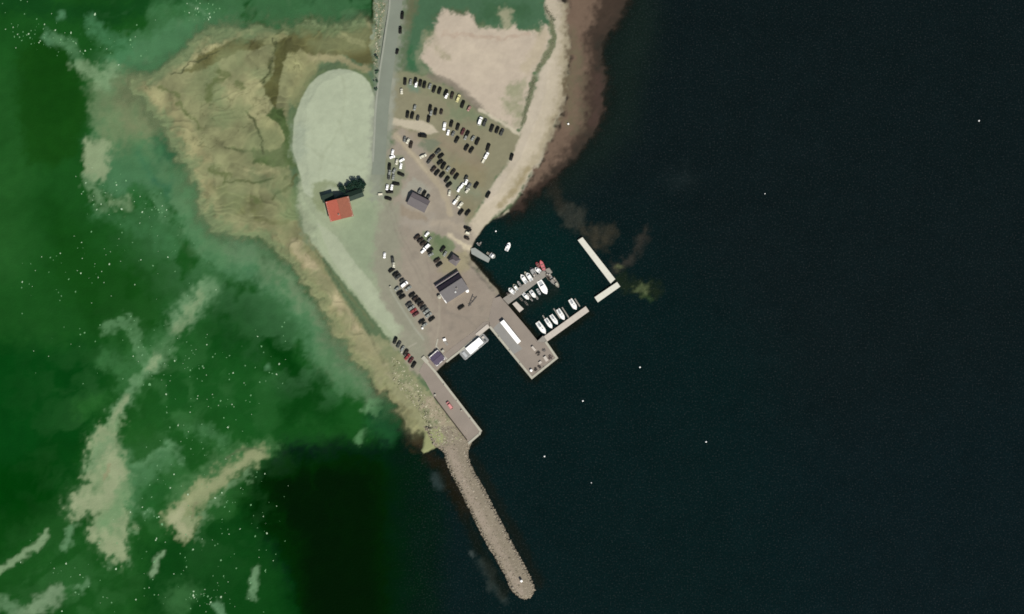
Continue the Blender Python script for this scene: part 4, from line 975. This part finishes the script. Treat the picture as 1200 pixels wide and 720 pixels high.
row([(535.4,164.2,60,b_,'car','black car south of the diagonal row, alone on its west side'),(546.8,173.2,60,b_,'car','left one of two black cars side by side south of the diagonal row'),(552.5,176.2,58,b_,'car','right one of two black cars side by side south of the diagonal row'),
     (572,173.2,70,b_,'estate car','black car just north of the white car in the empty east grass'),(570,182.6,60,w_,'car','white car standing in the empty east part of the grass'),(566.6,189.4,60,'cream','trailer','small cream trailer behind the white car on the east grass'),
     (599.5,184.5,72,b_,'car','black car alone at the edge of the beach sand'),(558.2,217.5,58,b_,'car','black car alone in the southeast of the grass car park'),(572,228.5,62,b_,'car','black car parked on the pale sand above the harbour beach'),
     (495.2,159.6,-6,b_,'van','long black van lying east-west below the pale wedge of track'),(495.8,183.3,25,'cream','car','pale cream car alone beside the diagonal track'),
     (481.7,170,76,m_,'car','brown car beside the top of the diagonal track'),(478,165.7,60,'cream','small car','small cream car northwest of the brown car by the track'),(474.3,163.6,80,g_,'small car','small grey car nearest the road at the top of the track')], '', '', 'cars standing apart in the grass car park')
row([(513.3,178,45,d_),(516.8,183.3,42,b_),(506.6,184.6,45,m_),(502.8,189.5,50,d_,'small car'),(516,190.6,38,b_),(519.8,194.6,60,b_,'estate car')], 'of the bunch beside the track', 'north', 'cars bunched beside the diagonal track')
row([(508,198.6,48,m_),(512.3,202.7,50,b_),(518.3,205.2,50,b_),(523.8,210.8,52,b_),(526.3,217,42,b_)], 'of the row along the diagonal track', 'northwest', 'cars in the row beside the diagonal track')
row([(525.4,198.3,50,s_,'small car'),(531,202,55,m_),(534.8,207,56,b_)], 'of the trio north of the track row', 'west', 'three cars north of the track row')
row([(546.3,208.8,60,d_,'small car'),(546.4,213.6,70,w_,'small car'),(541.7,217.5,55,w_,'small car'),(549.2,218.6,50,g_),(537.9,222.2,60,w_,'small car'),(547.8,223.6,50,'cream','small car'),(526.7,226.6,80,'cream','small car'),
     (536.7,232.6,60,'cream','small car'),(533.2,237,50,w_,'small car'),(539.5,240.7,52,'cream'),(540.2,249,52,b_),(548.2,249.6,52,b_)], 'of the cars at the grass tip', 'north', 'cars at the south tip of the grass car park')
row([(548.2,268.5,-26,b_,'estate car','black car parked crosswise above the slipway'),(548.2,273.8,-20,'cream','trailer','cream trailer just south of the black car above the slipway'),(547.2,279.6,-24,m_,'small car','small brown car nearest the slipway')], '', '', 'vehicles above the slipway')
row([(460.2,178.8,80,w_,'small car'),(459.8,184.3,20,w_,'small car'),(471,188,30,w_,'small car'),(465,190,80,'cream','small car'),(469.8,195,80,w_,'small car'),(456.5,195.8,85,b_),(462,200.7,60,s_,'small car'),(456.7,202.6,80,s_,'small car'),
     (470,204.6,-22,b_),(455.8,207.6,86,d_,'small car'),(461,208,80,s_,'small car'),(464.2,215.9,-6,b_),(453.8,219.8,80,w_,'small car'),(459.2,219.8,80,w_,'small car'),(456.7,225.2,0,b_),(455,233,-16,b_)],
    'of the cluster beside the road', 'north', 'cars between the road and the forked tracks')
row([(446,228.4,4,'cream','trailer','pale trailer on its own at the road edge west of the cluster'),(492,224,60,g_,'small car','small grey car at the north corner of the store building'),(497,227.5,62,b_,'car','black car parked against the north side of the store building'),
     (501.8,231.4,60,d_,'small car','dark grey small car by the east corner of the store building'),(471.5,18.5,85,b_,'estate car','northernmost black car parked on the east side of the road'),(469.2,35.8,88,b_,'car','middle one of three black cars on the road side'),
     (465.6,61,76,b_,'small car','small black car, southernmost of three on the road side')], '', '', 'cars on the roadside and round the store building')
row([(488.8,278.2,38,m_),(492.8,281.8,36,m_),(496,285.6,38,m_),(500.2,289.4,42,w_,'van'),(504.2,293.6,36,b_)], 'of the row beside the green triangle', 'north', 'cars beside the green triangle')
row([(500.4,274.8,48,w_,'small car','small white car at the north corner of the green triangle'),(503.4,280.6,50,s_,'small car','silver car between the green triangle and the row'),(496,294.4,40,w_,'small car','small white car standing out west of the white van'),
     (518.8,292.3,52,b_,'car','black car on the south edge of the green triangle'),(521.6,297.6,60,s_,'small car','silver small car between black car and hip roofed hut'),
     (512.2,305.4,36,m_,'car','upper of two dark cars west of the hip roofed hut'),(514.8,310.4,36,b_,'car','lower of two dark cars west of the hip roofed hut'),(505,298.6,30,s_,'small car','silver small car at the south end of the triangle row'),
     (540.4,360.4,34,b_,'car','black car by the south corner of the large hall')], '', '', 'cars round the green triangle and the hall')
row([(450.7,299.6,85,w_,'small car','small white car alone on the pale apron'),(461.5,311,90,'cream','small car','small cream car just below the first dark car of the yard rows')], '', '', 'cars standing apart in the yard')
row([(460.2,305,96,d_),(459.2,316.8,36,b_),(463.8,321.4,36,b_),(466.6,324.8,36,d_),(471.3,329,36,d_,'small car'),(473.6,333.6,38,w_,'van'),(478.5,338,36,s_),(483,345.8,38,b_),(486.7,349.8,36,m_),(490,353.2,36,b_),(493.3,356.8,36,m_),(496.3,361,36,d_),(499.6,365.2,36,s_),(502.2,369.4,38,s_),(506,374.2,38,b_)],
    'of the long east yard row', 'north', 'cars in the long east row of the yard')
row([(465.4,338.6,36,s_,'small car'),(468.8,343.6,34,b_),(471.6,348.2,32,b_),(479.2,356.7,34,d_),(482,361,34,s_),(484.6,364.4,34,'red'),(487.4,368.4,34,'maroon'),(494.4,377,36,b_),(497.8,380.8,34,s_,'small car')],
    'of the west row in the yard', 'north', 'cars in the west row of the yard')
row([(463.3,399.2,68,b_),(467.5,403.8,62,d_),(472,408.6,58,s_,'small car'),(475.8,413.4,56,m_),(477.6,418.4,50,'red'),(481.8,422.3,56,'maroon'),(485,427.8,58,b_)], 'of the row backing on the rocks', 'north', 'cars backing on the rock slope')
row([(527,475.3,-54,'pale red','van','pale red van driving along the narrow pier')], '', '', None, .07)

# ------------------------------------------------------------------ long white trailer and ferry
X_, Y_ = W(598.3, 389)
t = thing('box_trailer', 'long white box trailer parked on the broad pier', 'trailer', (X_, Y_, DECK + .006), math.atan2(-(401.5 - 376.3), (608.5 - 588.2)))
mb = MB(); mb.box(0, 0, 1.6, 16.2, 2.6, 1.4); mb.build('box', M['white'], t)
mb = MB(); mb.box(0, 0, 2.33, 16.0, 2.4, .06); mb.build('roof', M['white'], t)
mb = MB(); mb.box(0, 0, .75, 15.4, 1.0, .3); mb.build('chassis', M['dark_steel'], t)
for x in (5.2, 6.5, -5.8, -7.0):
    for s in (-1, 1):
        mb = MB(); mb.cyl((x, s * 1.0, .5), (x, s * 1.3, .5), .5, .5, 14); mb.build('wheel', M['rubber'], t)

def hull_ring(L, Wd, z, bow=.35, stern=.85, n=9, sx=0):
    """outline with bow at +x"""
    top = []
    for i in range(n):
        f = i / (n - 1); x = -L / 2 + L * f
        if f < 1 - bow: wv = Wd / 2 * (stern + (1 - stern) * math.sin(min(1, f / (1 - bow) * 1.2) * math.pi / 2))
        else: u = (f - (1 - bow)) / bow; wv = Wd / 2 * max(0.015, math.cos(u * math.pi / 2) ** .8)
        top.append((x + sx, wv))
    return [(x, -w_, z) for x, w_ in top] + [(x, w_, z) for x, w_ in top[::-1]]
X_, Y_ = W(555.6, 406.6)
t = thing('ferry', 'broad white passenger ferry moored against the yard quay', 'ferry', (X_, Y_, 0), math.atan2(418.5 - 395, 569.7 - 541.7))
mb = MB(); mb.loft([[(x * .93, y * .8, z) for x, y, z in rrect(18.2, 5.0, -.5, 4, .6)], rrect(18.2, 5.2, .9, 4, .8), rrect(18.6, 5.6, 1.2, 4, .8)]); mb.build('hull', M['dark_steel'], t)
mb = MB(); mb.loft([rrect(18.4, 5.4, 1.2, 4, .8), rrect(18.4, 5.4, 1.32, 4, .8)]); mb.build('deck', mat('ferry_deck', alb((148, 150, 146)), .6, .3, .12, .8), t)
mb = MB(); mb.box(-1.5, .2, 2.5, 5.6, 4.3, 2.4); mb.build('saloon', M['white'], t)
mb = MB(); mb.box(-1.5, .2, 3.75, 6.0, 4.6, .12); mb.build('saloon_roof', M['white'], t)
mb = MB(); mb.box(3.6, .35, 2.7, 4.3, 3.9, 2.8); wh_ = mb.build('wheelhouse', M['white'], t)
mb = MB(); mb.box(3.6, .35, 4.15, 4.5, 4.1, .12); mb.build('wheelhouse_roof', M['white'], t)
mb = MB(); mb.box(5.78, .35, 3.1, .08, 3.4, 1.0); mb.build('window', M['glass'], wh_)
for s in (-1, 1):
    mb = MB()
    for x in np.arange(-8.5, 8.6, 1.7): mb.cyl((x, s * 2.6, 1.3), (x, s * 2.6, 2.2), .03, .03, 5)
    mb.cyl((-8.6, s * 2.6, 2.2), (8.6, s * 2.6, 2.2), .035, .035, 5); mb.build('railing', M['white'], t)
mb = MB(); mb.box(7.6, .9, 1.7, 1.4, 1.2, .8); mb.build('locker', M['concrete_pink'], t)
mb = MB(); mb.box(7.4, -1.4, 1.6, 1.0, 1.0, .6); mb.build('winch', M['dark_steel'], t)
mb = MB(); mb.box(-7.0, 0, 1.55, 1.6, 3.6, .4); mb.build('bench', M['steel'], t)

# ------------------------------------------------------------------ boats
deckm = mat('boat_deck', (0.62, 0.61, 0.57), .55, .3, .06, 2)
greyd = mat('grey_boat_deck', (0.22, 0.22, 0.21), .6, .3, .15, 1.5)
redm = mat('red_boat', (0.36, 0.10, 0.11), .5, .3, .2, 1.5)
redd = mat('dark_red_boat', (0.13, 0.02, 0.025), .5, .3, .1, 1.5)
def boat(x, y, ang, L, Wd, label, hullm, dk, kind='motor', group='boats moored at the long pontoon', name=None):
    X_, Y_ = W(x, y); L *= S; Wd *= S
    t = thing(name or {'motor': 'motor_boat', 'yacht': 'sailing_yacht', 'open': 'dinghy', 'fish': 'fishing_boat'}[kind], label, 'boat', (X_, Y_, 0), R(ang), group)
    mb = MB(); mb.loft([hull_ring(L * .86, Wd * .6, -.3), hull_ring(L * .95, Wd * .9, .25), hull_ring(L, Wd, .7)], cap1=False)
    mb.build('hull', hullm, t)
    z = .62 if kind != 'open' else .25
    mb = MB(); mb.loft([hull_ring(L * .96, Wd * .92, z - .05), hull_ring(L * .95, Wd * .9, z)]); mb.build('deck', dk, t)
    if kind in ('motor', 'fish'):
        cl = L * .34; cx = L * (.02 if kind == 'motor' else .16)
        mb = MB(); mb.loft([rrect(cl, Wd * .68, z, 4, .3, cx), rrect(cl * .8, Wd * .56, z + 1.0, 4, .25, cx - .05)]); mb.build('cabin', M['white'] if kind == 'motor' else hullm, t)
        mb = MB(); mb.box(cx + cl * .47, 0, z + .62, .1, Wd * .5, .45); mb.build('windscreen', M['glass'], t)
        mb = MB(); mb.box(-L * .3, 0, z + .03, L * .26, Wd * .6, .05); mb.build('cockpit', M['steel'] if kind == 'motor' else M['wood'], t)
        mb = MB(); mb.box(-L * .49, 0, .6, .4, .35, .7); mb.build('outboard', M['dark_steel'], t)
        if kind == 'fish':
            mb = MB(); mb.cyl((-L * .12, 0, z), (-L * .12, 0, z + 3), .08, .05, 6); mb.cyl((-L * .12, 0, z + 2.2), (-L * .42, 0, z + 1.6), .05, .05, 6); mb.build('derrick', M['steel'], t)
            mb = MB(); mb.box(-L * .36, Wd * .18, z + .3, .9, .7, .5); mb.build('fish_box', M['concrete_pink'], t)
            mb = MB(); mb.cyl((-L * .2, -Wd * .18, z), (-L * .2, -Wd * .18, z + .5), .4, .3, 9); mb.build('net_drum', M['dark_steel'], t)
    elif kind == 'yacht':
        mb = MB(); mb.loft([rrect(L * .42, Wd * .52, z, 4, .3, L * .06), rrect(L * .36, Wd * .40, z + .4, 4, .3, L * .06)]); mb.build('coachroof', M['white'], t)
        mb = MB(); mb.box(-L * .28, 0, z + .03, L * .24, Wd * .5, .06); mb.build('cockpit', M['steel'], t)
        mb = MB(); mb.cyl((L * .1, 0, z), (L * .1, 0, z + 8.5), .09, .05, 8); mb.build('mast', M['steel'], t)
        mb = MB(); mb.cyl((L * .1, 0, z + 1.4), (-L * .38, 0, z + 1.4), .13, .10, 8); mb.build('boom', M['steel'], t)
        mb = MB(); mb.box(L * .06, Wd * .14, z + .42, .5, .35, .04); mb.build('hatch', M['glass'], t)
    else:
        for k in (-.2, .1):
            mb = MB(); mb.box(L * k, 0, .5, .3, Wd * .8, .06); mb.build('thwart', M['wood'], t)
    return t
# angles: bow direction; north side of the pontoon
wm = M['white']; wd_ = M['white_dim']
boat(599.6,341,140,9.5,5.2,'white motor boat nearest the shore on the north side of the pontoon', wm, deckm)
boat(604.2,337,125,9.5,4.6,'cream motor boat second from shore on the north side of the pontoon', M['cream'], M['cream'])
boat(613.8,327,123,12.5,5.2,'white motor boat left one of the middle pair north of the pontoon', wm, deckm)
boat(620.2,324.6,123,11.5,5.2,'white motor boat with grey bow, right one of the middle pair', wm, deckm)
boat(624.8,318.8,120,12,5.4,'grey boat beside the white boats near the pontoon end', greyd, greyd, 'fish')
boat(630.2,316.6,140,8.5,5,'small white boat tied next to the red boats', wm, deckm)
boat(630.4,310.6,125,8,4,'small dark red boat outside the bigger red boat', redd, redd, 'open')
boat(635.8,311.7,112,14,4.6,'long faded red boat at the outer end of the pontoon', redm, redm, 'open')
boat(636.4,337.2,-60,18.5,7.6,'largest white boat on the south side of the pontoon', wm, wm)
boat(624.6,345,-54,10.5,4.8,'white motor boat with grey stern west of the largest white boat', wm, deckm)
boat(616.4,347.6,-44,10.5,4.6,'white motor boat nearest the shore on the south side of the pontoon', wm, deckm)
boat(629.4,349.6,-60,5.5,2.6,'tiny grey dinghy south of the white motor boats', greyd, greyd, 'open')
boat(622.8,351.4,-55,6,2.2,'thin grey dinghy at the outer end of a white motor boat', greyd, greyd, 'open')
boat(617.2,356.2,-52,8,2.6,'narrow dark grey dinghy lying apart south of the pontoon', M['car grey'], M['car dark grey'], 'open')
boat(646.4,327.6,-56,16,5.2,'brown grey fishing boat tied to the curved float', M['pontoon'], greyd, 'fish')
boat(651.4,331.6,-58,14,4.8,'outer grey fishing boat beyond the curved float', M['cream'], M['pontoon'], 'fish')
for x, y, a, L_, w__, lab, hm, dk_, kd in [(608.6,332.8,124,8,3,'narrow grey dinghy between the cream boat and the middle pair',greyd,greyd,'open'),(611.2,351.4,-50,7,3,'small dark dinghy close to the shore raft',M['car grey'],M['car dark grey'],'open'),
        (620.4,347.4,-52,8,2.8,'slim grey skiff wedged between two white boats south of the pontoon',M['pontoon'],greyd,'open'),(631.4,342.6,-60,9,3.2,'grey skiff pressed against the largest white boat',greyd,M['steel'],'open'),(616.6,321.4,124,7,3,'grey inflatable beyond the bows of the middle pair',greyd,M['cream'],'open'),
        (642.4,325.4,-60,10,3.6,'dark brown boat inside the brown grey fishing boat',M['car brown'],M['wood'],'fish'),(595.8,345.4,138,7,3,'dark purple dinghy at the shore end of the long pontoon',M['car maroon'],M['car dark grey'],'open')]:
    boat(x, y, a, L_, w__, lab, hm, dk_, kd)
gy = 'yachts moored along the pinkish jetty'
boat(634.6,384.6,-54,17,6.4,'white yacht nearest the broad pier at the pinkish jetty', wm, deckm, 'yacht', gy)
boat(643.3,379.4,-56,14,5.2,'white yacht second from the broad pier at the pinkish jetty', wm, deckm, 'yacht', gy)
boat(649.6,375,-54,14,5.2,'white yacht third from the broad pier with round stern canopy', wm, deckm, 'yacht', gy)
boat(657.6,369,-58,15,5.6,'white yacht fourth from the broad pier at the pinkish jetty', wm, deckm, 'yacht', gy)
boat(671.8,357.2,-58,14.5,6,'white yacht lying apart near the outer end of the pinkish jetty', wm, deckm, 'yacht', gy)
boat(595.3,289.3,68,10.8,5,'white motor boat afloat alone in the middle of the harbour basin', wm, wm, 'motor', None)
boat(577.2,300.2,-36,7.5,6.2,'pale grey work boat lying off the slipway end', M['pontoon_pale'], M['pontoon_pale'], 'motor', None)
boat(572.4,297.6,-30,4.5,3,'tiny pale tender between the slipway and the work boat', M['pontoon_pale'], M['cream'], 'open', None)
boat(560.8,286.8,-50,5.5,2.4,'grey rowing dinghy on the west side of two beside the slipway', M['pontoon'], greyd, 'open', 'pair of dinghies beside the slipway')
boat(563,285.6,60,4.5,2.4,'grey rowing dinghy on the east side of two beside the slipway', M['car grey'], greyd, 'open', 'pair of dinghies beside the slipway')
# finger pontoons beside the yachts
for x, y, L_, lab in [(638.6,390.6,13,'grey finger pontoon beside the yacht nearest the broad pier'),(639.2,374.8,12,'grey finger pontoon between the first and second yachts'),(652.6,367.6,14,'thin grey finger pontoon between the third and fourth yachts'),(663,367,16,'grey finger pontoon east of the fourth yacht'),(676.6,354.8,11,'grey finger pontoon east of the outermost yacht')]:
    X_, Y_ = W(x, y); t = thing('finger_pontoon', lab, 'pontoon', (X_, Y_, 0), R(-57), 'finger pontoons between the yachts')
    mb = MB(); mb.box(0, 0, .2, L_ * S, .7, .35); mb.build('walkway', M['pontoon'], t)
    mb = MB(); mb.box(0, 0, .0, L_ * S * .9, .5, .3); mb.build('float', M['dark_steel'], t)
# buoys
for x, y, lab in [(750,430.5,'small white buoy in open water east of the broad pier'),(827.5,518,'small white buoy farthest southeast of the piers'),(683,470,'small white buoy south of the broad pier'),(1147.5,141.5,'small white buoy in the far northeast of open water'),
                  (638,535,'small white buoy east of the stone breakwater'),(896.5,227,'tiny pale buoy in open water east of the harbour mouth'),(693,566,'tiny pale buoy southeast of the stone breakwater root'),(581,271,'small pale buoy inside the harbour basin near the beach')]:
    X_, Y_ = W(x, y); big = 'tiny' not in lab; r0 = .5 if big else .32
    t = thing('buoy', lab, 'buoy', (X_, Y_, 0), 0, 'mooring buoys on the dark sea')
    mb = MB(); mb.loft([[(r0 * math.cos(a) * k, r0 * math.sin(a) * k, z * r0) for a in np.linspace(0, 2 * math.pi, 11)[:-1]] for k, z in ((.3, -.9), (.85, -.4), (1, .1), (.8, .6), (.35, .95))]); mb.build('float', M['white'], t)
    mb = MB(); mb.cyl((0, 0, r0 * .9), (0, 0, r0 * 1.6), .05, .04, 6); mb.build('ring_post', M['steel'], t)

# ------------------------------------------------------------------ small things on quays
def tank(x, y, r0, h, label, z=2.0, m=None):
    X_, Y_ = W(x, y); t = thing('tank', label, 'tank', (X_, Y_, z), 0)
    mb = MB(); mb.cyl((0, 0, 0), (0, 0, h), r0, r0, 16); mb.build('shell', m or M['white'], t, False)
    mb = MB(); mb.cyl((0, 0, h), (0, 0, h + .25), r0 * 1.02, r0 * .3, 16); mb.build('lid', m or M['white'], t)
tank(515,348.2,1.1,1.8,'round cream tank just west of the large hall', m=M['cream'])
tank(547.6,341.2,.95,2.2,'round white tank at the east corner of the large hall')
tank(611,680.6,.7,2.6,'white round light tower base near the tip of the stone breakwater', 2.0)
tank(622.4,434.2,.75,1.2,'round white drum near the south corner of the broad pier', DECK)
def crate(x, y, sx, sy, h, rot, label, m, z=DECK, name='crate'):
    X_, Y_ = W(x, y); t = thing(name, label, 'crate', (X_, Y_, z + .01), R(rot), 'crates and gear on the piers and quay')
    mb = MB(); mb.box(0, 0, h / 2, sx, sy, h); mb.build('box', m, t)
    mb = MB(); mb.box(0, 0, h + .05, sx + .1, sy + .1, .1); mb.build('lid', m, t)
    for s in (-1, 1):
        mb = MB(); mb.box(s * sx * .3, 0, h * .5, .1, sy + .08, h * .9); mb.build('batten', M['dark_steel'], t)
crate(625.4,408.6,3.0,1.2,1.0,-50,'long pinkish crate west of the dark net heap on the broad pier', M['concrete_pink'])
crate(639.6,420.6,1.6,3.0,.9,32,'large pinkish crate near the south edge of the broad pier', M['concrete_pink'])
crate(633,425,1.6,1.2,.8,35,'small pale crate beside the row of dark gear on the broad pier', M['concrete_pink'])
crate(521,398.4,1.6,1.4,1.0,20,'white crate near the quay shed', M['white'])
crate(523,402.6,1.4,2.6,.5,40,'low grey pallet stack south of the white crate', M['pontoon'])
crate(519,411.6,1.6,1.3,1.1,40,'white crate touching the east side of the quay shed', M['cream'])
crate(510,463,.9,.9,1.0,0,'small pale box at the head of the narrow pier parapet', M['cream'])
crate(498.2,421.6,2.2,4.2,.6,42,'pale concrete block west of the quay shed', M['coping'], 2.0)
crate(495.2,385,.9,.9,1.0,10,'small white box south of the west row of the yard', M['white'], 2.02)
crate(457.5,336.4,.8,.8,.8,10,'tiny cream box west of the yard rows', M['cream'], 2.02)
crate(470.8,413,.9,.9,.9,10,'small cream box between cars backing on the rock slope', M['cream'], 2.02)
crate(666,145.5,.8,.8,.6,30,'small white box lying on the brown foreshore', M['white'], .45)
crate(540.8,481.2,.6,.6,.9,0,'tiny pale box behind the pale red van', M['cream'])
def heap(x, y, r0, label, seed, m):
    rr = random.Random(seed); X_, Y_ = W(x, y); mb = MB()
    for _ in range(26):
        a = rr.random() * 6.28; q_ = rr.random() ** .5 * r0; s = rr.uniform(.25, .55)
        c = Vector((math.cos(a) * q_, math.sin(a) * q_, .15 + (r0 - q_) * .25))
        mb.box(c.x, c.y, c.z, s * 1.4, s, s * .8, rr.random() * 3, 0, .6)
    o = mb.build('net_heap', m, None, False, (X_, Y_, DECK)); tag(o, label, 'net', 'heaps of nets and gear on the broad pier'); return o
dk2 = mat('net', (0.05, 0.045, 0.04), .95, .1, .3, 2)
heap(630.4,414.2,1.3,'largest dark heap of nets in the middle of the broad pier', 1, dk2)
heap(637.4,410.4,1.0,'dark grey heap of nets close to the gangway', 2, mat('net_grey', (0.12, .11, .10), .95, .1, .3, 2))
heap(644.8,418.6,1.4,'dark reddish heap of nets at the east corner of the broad pier', 3, mat('net_red', (0.09, .07, .065), .95, .1, .3, 2))
heap(632,430,1.0,'dark gear heap near the south edge of the broad pier', 4, dk2)
heap(627.6,433,1.0,'dark gear heap beside the round white drum', 5, dk2)
# boat cradle frame in the yard
X_, Y_ = W(553, 353); t = thing('boat_cradle', 'grey steel boat cradle frame east of the black car by the hall', 'cradle', (X_, Y_, 2.02), R(60))
for y0 in (-1.1, 1.1):
    mb = MB(); mb.box(0, y0 * .6, .5, 7.5, .22, .22, R(9 * y0)); mb.build('beam', M['dark_steel'], t)
for x0 in (-2.5, 0, 2.5):
    mb = MB(); mb.box(x0, 0, .35, .2, 2.2, .2); mb.build('crossbeam', M['dark_steel'], t)
print('objects', len(bpy.data.objects))
